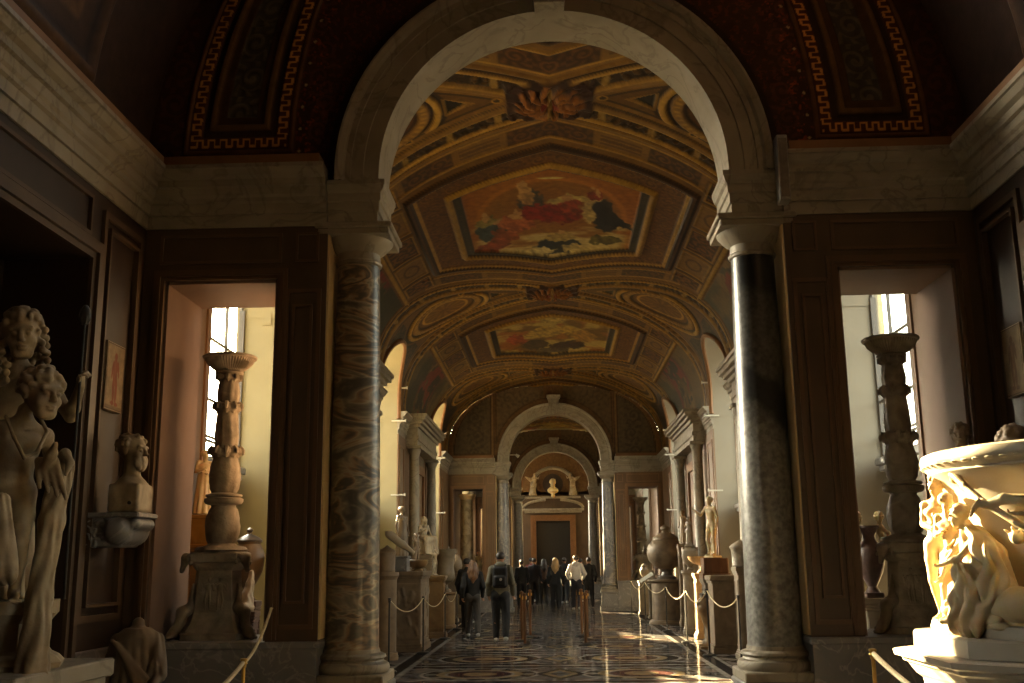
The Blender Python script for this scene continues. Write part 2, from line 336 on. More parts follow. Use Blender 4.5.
def fresco(x, y, kind):
    """a generic painted scene of resting robed figures among clouds; x across, y up"""
    wx = x+.22*(fbm(x*4+5, y*4)-.5)+.10*(vn(x*15, y*15)-.5); wy = y+.22*(fbm(x*4, y*4+9)-.5)+.10*(vn(x*15+7, y*15)-.5)
    c = np.ones(x.shape+(3,))*np.array((.44, .20, .045))
    c = mixc(c, (.50, .25, .06), .6*fbm(x*2.2, y*2.2))
    if kind % 2 == 0:
        ring = np.hypot(x/1.32, (y+.1)/.98)
        c = mixc(c, (.58, .28, .06), .8*band(ring, .93, 1.0, .02)); c = mixc(c, (.36, .21, .06), .6*(1-sst(.88, .95, ring)))
        cl = sst(.1, .5, fbm(x*1.5+3, y*6)*1.5-.5-.6*(y+.35))
        c = mixc(c, (.70, .58, .38), .9*cl*sst(1.5, 1.2, np.abs(x))*sst(.25, -.2, y))
        B = [(-1.0, -.25, .3, .28, .4, (.10, .14, .17)), (-1.12, .02, .2, .12, .3, (.35, .30, .15)), (-.85, -.42, .34, .16, .5, (.42, .15, .06)), (-.62, -.15, .3, .2, -.2, (.50, .20, .10)),
             (-.35, .35, .25, .3, .2, (.12, .12, .13)), (-.42, .50, .16, .2, 0, (.55, .36, .20)), (0, .08, .6, .2, -.12, (.36, .045, .03)), (.28, .38, .34, .12, .1, (.58, .48, .26)),
             (.3, .22, .22, .16, 0, (.40, .10, .05)), (.72, .22, .16, .34, 0, (.66, .52, .32)), (.95, .05, .2, .42, .25, (.05, .045, .06)), (1.15, -.12, .34, .1, -.3, (.04, .04, .05)), (.7, .55, .14, .12, 0, (.30, .06, .04)),
             (.12, -.78, .42, .24, .1, (.035, .045, .06)), (.2, -.52, .3, .12, 0, (.55, .42, .22)), (-.5, -.95, .6, .1, .1, (.60, .50, .33)), (.55, -.9, .3, .1, -.3, (.62, .50, .30)), (-1.1, -.7, .32, .2, .4, (.38, .12, .05)), (1.0, -.6, .3, .12, 0, (.2, .17, .06))]
    else:
        c = mixc(c, (.28, .17, .05), sst(.45, .6, fbm(x*1.7, y*1.9+4)))
        cl = sst(.45, .62, fbm(x*1.9+7, y*3.2+2)); c = mixc(c, (.62, .50, .26), .85*cl*(1-sst(1.0, 1.5, np.hypot(x/1.4, y/1.7))))
        B = [(-.2, .2, .5, .3, .2, (.5, .36, .14)), (.3, .3, .4, .2, -.3, (.56, .40, .14)), (-.5, -.5, .4, .3, 0, (.13, .09, .05)), (.4, -.6, .5, .25, .2, (.12, .07, .05)), (.85, 0, .3, .3, 0, (.48, .3, .1)), (-.95, -.1, .25, .3, 0, (.45, .13, .05)), (0, -.9, .5, .14, 0, (.2, .15, .1)), (0, .9, .3, .2, 0, (.55, .42, .2))]
    for cx, cy, rx, ry, ro, co in B:
        m = blob(wx, wy, cx, cy, rx, ry, ro, .1)
        f = .35+1.3*fbm(x*11+cx*7+y*5, y*9+cy*3)
        c = c*(1-m[..., None])+(np.array(co)*f[..., None])*m[..., None]
    if kind % 2 == 0:
        for hx, hy in ((-1.12, .12), (-.42, .72), (.72, .62), (-.6, .1), (.2, -.38), (.3, .42), (-.9, -.05)):
            c = mixc(c, (.60, .40, .24), blob(wx, wy, hx, hy, .075, .09, 0, .15))
        c = mixc(c, (.75, .66, .42), blob(x, y, .0, .87, .2, .02, 0, .3))
    return c*1.65
def vault_pattern(S, V):
    s = np.abs(S); k = np.round((V-ROS0)/PER); dr = V-(ROS0+k*PER); kh = np.round((V-ROS0-PER/2)/PER); dh = V-(ROS0+PER/2+kh*PER)
    A = np.where(s < 2.3, .58*s, 1.334+.45*(1-np.exp(-(s-2.3)*.58/.45)))
    w = np.abs(dr)-A; sg = np.sign(dr)
    along = np.hypot(s, .58*s)
    c = np.ones(S.shape+(3,))*np.array(TAN2); h = np.zeros(S.shape)
    n1 = fbm(S*5, V*5); c = c*(.8+.4*n1[..., None])
    fine = sst(.42, .62, fbm(S*16+3, V*16))
    # --- the X arms
    c = mixc(c, TAN, band(w, -.34, -.02)); h += .045*band(w, -.20, -.03); c = mixc(c, DK, band(w, -.40, -.34, .015)+0*w); c = mixc(c, GO, .7*band(w, -.09, -.04, .012)); c = mixc(c, DK, .8*band(w, -.225, -.195, .01))
    ga = band(w, .0, .27); leaf = sst(.35, .6, .5+.5*np.cos(along*2*PI/.16+w*14))*fine
    knot = sst(.85, .95, np.cos(along*2*PI/.8))
    c = mixc(c, (.11, .06, .022), ga); c = mixc(c, (.36, .22, .08), .75*ga*leaf); c = mixc(c, (.60, .42, .18), ga*knot); h += .03*ga*leaf
    c = mixc(c, GO, band(w, .29, .37, .012)); h += .04*band(w, .29, .38); c = mixc(c, DK, .9*band(w, .38, .43, .01)); c = mixc(c, TAN, band(w, .45, .52, .012)); h += .025*band(w, .45, .52)
    # --- frieze beside the hexagon
    fr = band(w, .56, 1.28)*(s < 2.6)
    u = (along+.25) % 1.9; pan = band(u, .0, .95)*band(w, .68, 1.16, .02); oval = (np.abs(u-1.42) < .36)*band(w, .74, 1.10, .02)
    c = mixc(c, TAN, fr); c = mixc(c, (.13, .06, .02), fr*pan); c = mixc(c, (.42, .22, .07), .8*fr*pan*scroll(u-.475, w-.92, .46)); c = mixc(c, BR, .75*fr*oval*band(np.abs(w-.92), .1, .16, .012)); c = mixc(c, BR, .8*fr*oval*(np.abs(w-.92) < .05))
    c = mixc(c, GO, fr*(band(w, .62, .66, .01)+band(w, 1.18, 1.22, .01)).clip(0, 1)); h += .02*fr*band(w, 1.17, 1.24)
    # --- hexagon
    hd = np.minimum((3.4-.58*s-np.abs(dh))/1.156, 2.33-s)
    inh = sst(-.015, .01, hd)
    c = mixc(c, (.12, .05, .018), band(hd, -.02, .13, .012)); h += .06*band(hd, .0, .12); c = mixc(c, (.33, .18, .06), .7*band(hd, .03, .06, .008)); c = mixc(c, GO, band(hd, .13, .19, .01)); h += .03*band(hd, .13, .19)
    b2 = band(hd, .20, .62, .012); side = (2.33-s) < (3.4-.58*s-np.abs(dh))/1.156
    uu = np.where(side, dh, along); sc = scroll(uu, hd-.41, .40)
    c = mixc(c, (.38, .19, .055), b2); c = mixc(c, (.17, .075, .022), .75*b2*(1-sc)*fine); c = mixc(c, (.58, .36, .11), .5*b2*sst(.6, .9, sc))
    c = mixc(c, GO, band(hd, .62, .74, .012)); h += .07*band(hd, .64, .73, .03); c = mixc(c, DK, .8*band(hd, .735, .755, .006)); c = mixc(c, (.11, .085, .055), band(hd, .76, .88, .01)); c = mixc(c, (.28, .22, .14), .6*band(hd, .79, .85, .01)*(np.cos(uu*2*PI/.09) > 0))
    ip = sst(.88, .90, hd)
    pc = fresco(S*1.0, -dh*.46, 0)
    pc2 = fresco(S*1.0, -dh*.46, 1); odd = (kh.astype(int) % 2 != 0)
    pc = np.where(odd[..., None], pc2, pc)
    c = c*(1-ip[..., None])+pc*ip[..., None]; h -= .05*ip
    # --- square panels outside the long sides
    al = np.abs(dh) < 2.75-.35*(s-2.33)
    row = al*band(s, 2.36, 3.02, .012); q = (dh+3*.62) % 1.24-.62; idx = np.floor((dh+3*.62)/1.24).astype(int)
    fq = np.maximum(np.abs(q)/.62, np.abs(s-2.69)/.33)
    c = mixc(c, TAN, row); c = mixc(c, DK, .7*row*band(fq, .93, 1.0, .02)); c = mixc(c, GO, .8*row*band(fq, .80, .86, .02))
    dkp = (idx % 2 == 1)
    c = mixc(c, (.17, .075, .022), row*dkp*(fq < .78)); c = mixc(c, (.44, .22, .06), row*dkp*(fq < .75)*sst(.4, .6, scroll(q, s-2.69, .5)))
    c = mixc(c, BR, row*(~dkp)*(band(np.hypot(q/.3, (s-2.69)/.17), .75, 1.0, .05)))
    h += .02*row*band(fq, .80, .9, .03)
    al3 = (w > .50)*(s > 3.0)
    c = mixc(c, GO, al3*band(s, 3.03, 3.11, .01)); h += .04*al3*band(s, 3.03, 3.11)
    # --- side scenes with figures
    e = np.minimum(w-.52, s-3.12); ins = al3*sst(.02, .05, e)
    fig = sst(.5, .58, fbm(S*2.6+kh*3, V*1.7)); fig2 = sst(.5, .6, fbm(S*3.5+11, V*2.4+kh))
    sc_ = np.ones(S.shape+(3,))*np.array((.13, .12, .05)); sc_ = mixc(sc_, (.35, .24, .09), sst(.4, .6, fbm(S*1.4+2, V*1.1))); 
    core = 1-sst(.8, 1.5, np.abs(dh)/.95)
    sc_ = mixc(sc_, (.46, .06, .03), fig*core); sc_ = mixc(sc_, (.55, .36, .18), .8*fig2*(1-fig)*core); sc_ = mixc(sc_, (.04, .035, .03), core*sst(.58, .66, fbm(S*3+31, V*2)))
    c = c*(1-ins[..., None])+sc_*ins[..., None]; c = mixc(c, (.38, .2, .05), al3*band(e, .0, .035, .008))
    # --- inside the V: medallion and triangles
    iv = 1-sst(-.42, -.38, w)
    c = mixc(c, (.34, .195, .07), iv)
    rm = np.hypot(s-2.42, dr)
    for a, b_, co, hh in ((1.02, 1.10, DK, 0), (.92, 1.02, GO, .05), (.86, .92, DK, 0), (.70, .86, TAN, .03), (.64, .70, DK, 0), (.0, .64, (.30, .15, .04), -.01)):
        m = iv*band(rm, a, b_, .012) if a else iv*(1-sst(b_-.012, b_+.012, rm)); c = mixc(c, co, m); h += hh*m
    pet = .5+.5*np.cos(12*np.arctan2(dr, s-2.42)); c = mixc(c, (.50, .30, .09), iv*band(rm, .1, .5, .03)*pet*.8); c = mixc(c, GO, iv*band(rm, .5, .56, .012))
    c = mixc(c, GO, .7*iv*band(rm, .74, .82, .02)*sst(.0, .3, np.cos(40*np.arctan2(dr, s-2.42))))
    for s0, s1 in ((1.08, 1.34),):
        t = (s-s0)/(s1-s0); m = iv*(s > s0)*(s < s1)*(np.abs(dr) < .22*t); c = mixc(c, (.07, .055, .05), m); h -= .03*m
        t2 = (s-s0+.14)/(s1-s0+.18); m2 = iv*(s > s0-.14)*(s < s1+.03)*(np.abs(dr) < .27*t2); c = mixc(c, GO, .6*m2*(1-m)); 
    for cs, cdr in ((.68, 0), (1.95, .77), (1.95, -.77)):
        rr = np.hypot(s-cs, dr-cdr); c = mixc(c, GO, band(rr, .045, .075, .01)); c = mixc(c, DK, (rr < .045)*1.)
    # triangles each side of the window head
    m = iv*(s > 3.35)*(rm > 1.16)*(s < 4.3)*(w < -.5); c = mixc(c, (.08, .065, .06), m); c = mixc(c, (.35, .25, .15), .5*m*fine)
    # --- the crest at the crown
    ro = np.maximum(s, np.abs(dr)); th = np.arctan2(dr, S); rr = np.hypot(s, dr)
    cm = 1-sst(.52, .55, np.maximum(s*.95, np.abs(dr)*1.05))
    pe = sst(.45, .6, .5+.5*np.cos(14*th+3*np.sin(rr*9)))
    c = mixc(c, (.14, .055, .02), cm); c = mixc(c, (.56, .27, .06), cm*pe*sst(.05, .12, rr)*(1-sst(.42, .5, rr))); c = mixc(c, (.46, .09, .03), cm*(1-sst(.10, .13, rr))); c = mixc(c, (.60, .40, .15), cm*((s < .035)*(np.abs(dr) < .4)))
    h += cm*(.05+.09*pe*(1-sst(.3, .5, rr)))
    return c, h
def make_vault(name, y0, y1, ds, ky):
    ns = int(2*SMAX/ds); s = np.linspace(-SMAX, SMAX, ns)
    nv = int(math.log(y1/y0)/ky)+2; v = y0*(y1/y0)**np.linspace(0, 1, nv)
    S, V = np.meshgrid(s, v, indexing='ij'); c, h = vault_pattern(S, V)
    c = c**1.5*.47*np.array((.90, .95, .68)); X, Z = vault_pt(S); e = 1e-3; X1, Z1 = vault_pt(np.clip(S+e, -SMAX, SMAX)); X0, Z0 = vault_pt(np.clip(S-e, -SMAX, SMAX))
    tx, tz = X1-X0, Z1-Z0; L = np.hypot(tx, tz); nx, nz = tz/L, -tx/L        # inward normal
    flip = np.where(nz > 0, -1, 1); nx, nz = nx*flip, nz*flip
    side = np.abs(S) > SMAX*.98; nx = np.where(side, -np.sign(S), nx); nz = np.where(side, 0, nz)
    keep = np.ones(S.shape, bool)
    for wy in WIN_Y:
        keep &= ~((np.hypot(V-wy, np.maximum(Z-4.80, 0)) < WR-.0) & (Z < 6.3))
    P = np.stack([X+nx*h, V, Z+nz*h], -1).reshape(-1, 3)
    q = grid_quads(ns, nv, keep)
    o = np_mesh(name, P, q, MT['paint'], col=c.reshape(-1, 3)); return struct(o)
make_vault('ceiling_gallery', 9.05, 34.7, .021, .0021)
make_vault('ceiling_middle_bay', 35.3, 46.8, .05, .0035)
make_vault('ceiling_end_bay', 47.3, 52.2, .07, .004)
# ================================================================== front room vault and the two lunettes
def key(u, t, p):
    f = (u/p) % 1.0
    on = (np.abs(t-.2) < .11)*(f < .56)+(np.abs(t-.8) < .11)*(f > .44)+(t > .15)*(t < .85)*((np.abs(f-.03) < .06)+(np.abs(f-.97) < .03)+(np.abs(f-.5) < .06))
    return np.clip(on, 0, 1)
def lunette_pattern(X, Z):
    x = np.abs(X); z = Z; c = np.ones(X.shape+(3,))*np.array((.075, .032, .015)); h = np.zeros(X.shape)
    n = fbm(X*7, Z*7); c = c*(.7+.6*n[..., None])
    sc = sst(.45, .6, scroll(z, x-3.35, .34)); c = mixc(c, (.15, .05, .02), .6*sc)
    ra = np.hypot(x, z-4.93)
    c = mixc(c, (.035, .02, .012), band(ra, 1.8, 1.98, .02))
    xo = 3.22-.124*np.maximum(z-5.1, 0)**2; xi = 2.34-.10*np.maximum(z-5.1, 0)**2
    red = (x < xi-.06)*(ra > 1.98); fl = sst(.56, .64, fbm(X*34+3, Z*34, 3)); rb = np.exp(-((x-(xi-.17))/.07)**2); c = mixc(c, (.42, .085, .02), red*fl*(.25+.75*rb)); c = mixc(c, (.17, .06, .03), .6*red*sst(.5, .65, scroll(z, x-2.05, .26))); zz = (z % .21)-.1; c = mixc(c, (.60, .45, .2), red*(np.hypot(x-(xi-.10), zz) < .014))
    d = np.minimum(np.minimum(xo-x, x-xi), z-5.17)        # distance inside the key frame
    kb = band(d, .0, .105, .004)
    lat = (z-5.17) <= np.minimum(xo-x, x-xi)
    u = np.where(lat, x, z); t = d/.105
    k_ = key(u, t, .105)
    c = mixc(c, (.12, .035, .012), kb); c = mixc(c, (.95, .45, .10), kb*k_); h += .02*kb
    c = mixc(c, (.20, .09, .03), band(d, -.05, -.01, .006)); h += .03*band(d, -.05, -.01, .01)
    c = mixc(c, (.055, .028, .016), band(d, .115, .17, .005)); c = mixc(c, (.22, .115, .04), band(d, .17, .225, .006)); h += .045*band(d, .17, .225, .012)
    c = mixc(c, (.10, .05, .022), band(d, .225, .30, .006)); inn = sst(.30, .31, d); c = mixc(c, (.085, .075, .055), inn); h -= .02*inn
    cx = (xo+xi)/2; s2 = scroll(z+.1, x-cx, .34); c = mixc(c, (.17, .14, .09), inn*sst(.5, .7, s2)*.8); h += .012*inn*s2
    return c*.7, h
def make_lunette(name, y, face, ds, prof, pat, hole=1.80, zt=7.6):
    parts = []
    for sx in (-1, 1):
        xs = np.arange(0.0, 3.62, ds)*sx; zs = np.arange(4.8, zt, ds)
        X, Z = np.meshgrid(xs, zs, indexing='ij'); c, h = pat(X, Z)
        keep = (np.hypot(X, Z-4.86) > hole) & prof(np.abs(X), Z)
        P = np.stack([X, np.full(X.shape, y)+face*h, Z], -1).reshape(-1, 3); q = grid_quads(len(xs), len(zs), keep)
        parts.append((P, q, c.reshape(-1, 3)))
    n0 = len(parts[0][0]); P = np.concatenate([p[0] for p in parts]); q = np.concatenate([parts[0][1], parts[1][1]+n0]); c = np.concatenate([p[2] for p in parts])
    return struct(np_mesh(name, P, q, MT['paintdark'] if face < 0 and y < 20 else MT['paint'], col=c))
RF = 3.60
make_lunette('wall_lunette_front', 8.66, -1, .0085, lambda x, z: np.hypot(x, z-4.93) < RF+.03, lunette_pattern, zt=6.95)
def lun_far(X, Z):
    x = np.abs(X); c = np.ones(X.shape+(3,))*np.array((.30, .16, .055)); h = np.zeros(X.shape); c = c*(.8+.4*fbm(X*4, Z*4)[..., None])
    ed = (vault_x(Z)-x)
    ra = np.hypot(x, Z-4.93)
    # quarter panel at the outside
    d = np.minimum(np.minimum(ed-.22, x-2.12), Z-5.08); inn = sst(0, .02, d)
    c = mixc(c, (.38, .22, .08), band(d, -.09, -.03, .01)); c = mixc(c, DK, band(d, -.03, .0, .01)); c = mixc(c, (.22, .16, .09), inn); c = mixc(c, (.12, .08, .045), inn*sst(.5, .65, scroll(Z, x-2.6, .6))*.7)
    c = mixc(c, (.17, .075, .03), band(x, 1.98, 2.02, .01)); c = mixc(c, TAN2, band(x, 2.02, 2.08, .01))
    d2 = np.minimum(np.minimum(1.9-x, ed-.2), ra-2.02); i2 = sst(0, .02, d2)*(x > .35)
    c = mixc(c, DK, .8*band(d2, -.04, 0, .01)); c = mixc(c, (.26, .17, .08), i2); c = mixc(c, (.14, .09, .04), i2*sst(.55, .65, scroll(x, Z-6.9, .6))*.6)
    c = mixc(c, OR, .5*band(ed, .02, .14, .01))
    return c*.42, h
for nm, yy, f in (('wall_lunette_middle', 34.68, -1), ('wall_lunette_third', 46.78, -1), ('wall_lunette_end', 52.0, -1), ('wall_lunette_back', 9.02, 1), ('wall_lunette_middle_back', 35.42, 1)):
    make_lunette(nm, yy, f, .035, lambda x, z: x < np.where(z < 7.38, vault_x(np.minimum(z, 7.38)), 0)+.03, lun_far, hole=0 if 'end' in nm else 1.80, zt=7.4)
def front_vault():
    R = RF; nth = 230; th = np.linspace(0, PI, nth); ys = np.arange(-4.0, 8.72, .04)
    T, Y = np.meshgrid(th, ys, indexing='ij'); a = np.minimum(T, PI-T)*R          # arc height above the cornice
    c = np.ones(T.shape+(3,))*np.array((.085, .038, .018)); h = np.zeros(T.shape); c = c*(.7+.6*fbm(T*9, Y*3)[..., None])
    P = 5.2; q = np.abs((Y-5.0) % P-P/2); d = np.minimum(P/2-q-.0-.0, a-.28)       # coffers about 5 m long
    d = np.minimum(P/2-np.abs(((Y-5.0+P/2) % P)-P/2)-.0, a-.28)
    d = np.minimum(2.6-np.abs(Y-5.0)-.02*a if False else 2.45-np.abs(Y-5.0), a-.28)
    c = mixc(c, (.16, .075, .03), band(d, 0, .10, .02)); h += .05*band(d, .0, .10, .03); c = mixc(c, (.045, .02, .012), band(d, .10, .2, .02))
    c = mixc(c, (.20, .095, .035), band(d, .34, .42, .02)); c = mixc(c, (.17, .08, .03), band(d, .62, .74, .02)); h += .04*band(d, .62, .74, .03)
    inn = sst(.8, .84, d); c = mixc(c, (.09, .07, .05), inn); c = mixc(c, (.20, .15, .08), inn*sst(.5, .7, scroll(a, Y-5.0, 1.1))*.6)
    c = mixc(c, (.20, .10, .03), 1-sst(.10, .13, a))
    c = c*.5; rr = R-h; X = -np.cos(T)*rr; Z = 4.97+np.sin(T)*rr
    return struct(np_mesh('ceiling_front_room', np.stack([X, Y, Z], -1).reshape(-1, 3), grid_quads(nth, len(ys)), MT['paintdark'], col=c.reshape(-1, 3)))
front_vault()
# ================================================================== floor
def floor_pattern(X, Y):
    c = np.ones(X.shape+(3,))*np.array((.24, .19, .16)); c = c*(.75+.5*fbm(X*3, Y*3)[..., None])
    ax = np.abs(X); P = 2.44; yy = (Y-15.6+P/2) % P-P/2; k = np.floor((Y-15.6+P/2)/P).astype(int)
    W_ = (.46, .42, .36); D_ = (.055, .045, .045); RD = (.20, .055, .04); OC = (.50, .33, .11); GY = (.17, .17, .18)
    mid = ax < 2.25
    c = mixc(c, GY, mid*1.*sst(.4, .6, fbm(X*2.5+9, Y*2.5)))
    for a, b, co in ((2.25, 2.34, W_), (2.34, 2.52, D_), (2.52, 2.58, W_), (.06, .10, W_), (3.1, 3.2, D_)): c = mixc(c, co, band(ax, a, b, .01))
    c = mixc(c, W_, mid*band(np.abs(yy), P/2-.06, P/2, .012)); c = mixc(c, D_, mid*band(np.abs(yy), P/2-.22, P/2-.07, .012)); c = mixc(c, RD, mid*band(np.abs(yy), P/2-.30, P/2-.23, .01))
    cx = ax-1.15; r = np.hypot(cx, yy); inn = mid*(np.abs(yy) < P/2-.3)
    for a, b, co in ((.80, .86, W_), (.62, .80, D_), (.50, .62, OC), (.46, .50, W_), (.24, .46, RD), (.0, .24, OC)):
        m = (band(r, a, b, .012) if a else 1-sst(b-.012, b+.012, r)); c = mixc(c, co, inn*m)
    dg = np.abs(np.abs(cx)-np.abs(yy)); c = mixc(c, W_, inn*(r > .88)*(1-sst(.03, .05, dg)))
    st = inn*(k % 2 == 0)*(r > .63)*(r < .79)*(np.cos(np.arctan2(yy, cx)*10) > .1); c = mixc(c, (.30, .26, .2), st)
    lo = (np.abs(X) < .42)*inn; lz = np.abs(X)/.36+np.abs(yy)/.8; c = mixc(c, D_, lo*(lz < 1)); c = mixc(c, OC, lo*(lz < .72)); c = mixc(c, GY, lo*(lz < .45))
    sd_ = (ax > 2.6)*(ax < 3.1); c = mixc(c, (.30, .23, .18), sd_*1.); c = mixc(c, D_, sd_*(np.abs(ax-2.85)/.2+np.abs((Y % .8)-.4)/.36 < 1))
    c = c*.6+c.mean(-1, keepdims=True)*.4; return c*1.0
def make_floor(name, y0, y1, dx, ky, hw):
    xs = np.arange(-hw, hw+dx, dx); ny = int(math.log((y1+8)/(y0+8))/ky)+2; ys = (y0+8)*((y1+8)/(y0+8))**np.linspace(0, 1, ny)-8
    X, Y = np.meshgrid(xs, ys, indexing='ij'); c = floor_pattern(X, Y)
    return struct(np_mesh(name, np.stack([X, Y, 0*X], -1).reshape(-1, 3), grid_quads(len(xs), ny), MT['floor'], col=c.reshape(-1, 3), smooth=False))
make_floor('floor', 12.0, 53.0, .022, .0016, 4.1)
make_floor('floor_front_room', -4.0, 12.0, .05, .003, 4.4)
# ================================================================== profiles
def Zs(prof, z): return [(d, z+h) for d, h in prof]
CORN = [(0, 0), (.02, 0), (.02, .11), (.045, .11), (.045, .20), (.07, .215), (.07, .25), (.09, .27), (.10, .33), (.13, .34), (.13, .40), (.17, .42), (.20, .47), (.22, .475), (.22, .51), (0, .51)]
ENT = Zs(CORN, 4.42)
def frame_strip(mb, axis, c, a0, a1, z0, z1, w, t, out):
    """raised rectangular moulding on a wall face; axis 'Y' = face looking along y at y=c (out=+-1), spanning x a0..a1"""
    for u0, u1, v0, v1 in ((a0, a1, z0, z0+w), (a0, a1, z1-w, z1), (a0, a0+w, z0+w, z1-w), (a1-w, a1, z0+w, z1-w)):
        if axis == 'Y': mb.box(u0, u1, c, c+out*t, v0, v1)
        else: mb.box(c, c+out*t, u0, u1, v0, v1)
# ================================================================== the screens (arch on two columns, open side bays)
tcount = [0]
def trim(mb, m):
    tcount[0] += 1; return struct(mb.build('trim_%d' % tcount[0], m))
def screen(y, nm, back_half):
    y2 = y+.9
    dado = MB()
    for s in (-1, 1):
        dado.box(s*1.95, s*HW, y-.03, y2+.03, 0, .90); dado.box(s*1.93, s*HW, y-.05, y2+.05, .90, .955, .01); dado.box(s*1.93, s*HW, y-.06, y2+.06, 0, .14, .01)
    struct(dado.build('trim_dado_'+nm, MT['dado']))
    w = MB()
    for s in (-1, 1):
        w.box(s*1.95, s*2.37, y, y2, .955, 4.43); w.box(s*3.35, s*(HW+.02), y, y2, .955, 4.43); w.box(s*2.37, s*3.35, y, y2, 3.955, 4.43)
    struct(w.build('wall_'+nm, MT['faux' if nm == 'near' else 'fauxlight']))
    p = MB(); q = MB()
    for s in (-1, 1):
        for yy, o in ((y, -1), (y2, 1)):
            a, b = sorted((s*1.99, s*2.30)); frame_strip(p, 'Y', yy, a, b, 1.05, 3.86, .035, .018, o); frame_strip(p, 'Y', yy, a+.07, b-.07, 1.25, 3.72, .02, .03, o)
            a, b = sorted((s*2.30, s*3.36)); 
            for k_, (w_, t_) in enumerate(((.05, .035), (.03, .055))):
                lo_, hi_ = sorted((s*(2.37-w_*(k_*.6)), s*(3.35+w_*(k_*.6))))
            # casing round the opening
            for k_, t_ in ((0, .02), (1, .04), (2, .025)):
                g = .03*k_
                for sgn in (-1, 1):
                    xe = 2.37-g if sgn < 0 else 3.35+g
                    x0_, x1_ = sorted((s*(xe), s*(xe+sgn*.03))); p.box(x0_, x1_, yy, yy+o*t_, .97, 3.955+g)
                x0_, x1_ = sorted((s*(2.37-g-.03), s*(3.35+g+.03))); p.box(x0_, x1_, yy, yy+o*t_, 3.955+g, 3.985+g)
            a, b = sorted((s*2.34, s*3.40)); frame_strip(p, 'Y', yy, a, b, 4.10, 4.36, .025, .02, o); a, b = sorted((s*2.02, s*2.22)); frame_strip(p, 'Y', yy, a, b, 4.10, 4.36, .02, .02, o)
            q.box(*sorted((s*2.07, s*2.22)), yy, yy+o*.012, 1.3, 3.68)
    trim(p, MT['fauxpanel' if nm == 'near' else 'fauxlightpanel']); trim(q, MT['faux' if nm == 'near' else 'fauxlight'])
    r = MB()        # pinkish plaster lining of the side bays
    for s in (-1, 1):
        r.box(s*3.35, s*3.325, y+.03, y2, .96, 3.93); r.box(s*2.395, s*2.37, y+.03, y2, .96, 3.93); r.box(s*2.395, s*3.325, y+.03, y2, 3.93, 3.955)
    struct(r.build('trim_bay_lining_'+nm, MT['pinkplaster']))
    r = MB()
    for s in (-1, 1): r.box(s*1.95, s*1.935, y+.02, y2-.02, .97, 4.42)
    struct(r.build('trim_pier_side_'+nm, MT['piersidelit']))
    e = MB()
    for s in (-1, 1):
        e.box(s*1.97, s*HW, y+.01, y2-.01, 4.42, 4.93)
        P = [(s*1.96, y+.01), (s*HW, y+.01)]; 
        if s < 0: P = P[::-1]
        # right hand side must face -y : walk from -x to +x
        e.sweep([(min(P[0][0], P[1][0]), y), (max(P[0][0], P[1][0]), y)], ENT)
        e.sweep([(max(P[0][0], P[1][0]), y2), (min(P[0][0], P[1][0]), y2)], ENT)
        # block over the column
        x0, x1 = sorted((s*1.53, s*1.95)); yf, yb = y-.0, y+.56
        e.box(x0, x1, yf, yb, 4.45, 4.80); PB = [(0, 4.45), (.01, 4.45), (.01, 4.53), (.025, 4.535), (.025, 4.62), (.04, 4.63), (.04, 4.70), (.06, 4.72), (.075, 4.765), (.08, 4.77), (.08, 4.81), (0, 4.81)]
        if s > 0: e.sweep([(x0, yb), (x0, yf), (x1, yf)], PB)
        else: e.sweep([(x0, yf), (x1, yf), (x1, yb)], PB)
    struct(e.build('trim_entablature_'+nm, MT['marble']))
    g = MB()
    for s in (-1, 1): g.box(s*2.0, s*HW, y-.19, y+.02, 4.93, 5.015)
    trim(g, MT['gold'] if False else MT['orange'])
    # spandrel core behind the painted lunettes
    n = 48; vs = []; fs = []
    # archivolt: swept section (r, y)
    sec = [(1.51, y-.04), (1.64, y-.04), (1.645, y-.055), (1.75, y-.055), (1.755, y-.07), (1.80, y-.07), (1.82, y-.11), (1.86, y-.13), (1.88, y-.13), (1.88, y+.2), (1.88, y+.54), (1.80, y+.56), (1.64, y+.53), (1.51, y+.53)]
    for rr, yy in sec: vs.append((-rr, yy, 4.80))
    for i in range(n+1):
        a = PI*i/n
        for rr, yy in sec: vs.append((-rr*math.cos(a), yy, 4.86+rr*math.sin(a)))
    for rr, yy in sec: vs.append((rr, yy, 4.80))
    m = len(sec)
    for i in range(n+2):
        for j in range(m): fs.append((i*m+j, (i+1)*m+j, (i+1)*m+(j+1) % m, i*m+(j+1) % m))
    ar = MB(); ar.add(vs, fs); struct(ar.build('trim_arch_'+nm, MT['marble']))
    # keystone corbel
    kb = thing('keystone', {'near': 'carved marble keystone at the crown of the nearest arch', 'middle': 'scrolled marble keystone over the second arch, under the painted vault', 'third': 'small scrolled keystone of the farthest arch'}[nm], 'keystone', (0, y, 0))
    k2 = MB(); k2.prism([(-.13, 6.34), (.13, 6.34), (.19, 6.92), (-.19, 6.92)], 'Y', -.24, .05); k2.box(-.23, .23, -.30, .05, 6.92, 6.98, .01); k2.box(-.21, .21, -.27, .05, 6.87, 6.92, .01); k2.build('block', MT['marble'], kb)
    k3 = MB()
    for xx in (-.09, -.03, .03, .09): k3.box(xx-.018, xx+.018, -.27, -.2, 6.46, 6.80, .008)
    k3.torus((0, -.24, 6.42), .045, .03, 20, 8, 'X'); k3.build('fluting', MT['marble'], kb)
screen(8.6, 'near', 0); screen(34.6, 'middle', 0); screen(46.7, 'third', 0)
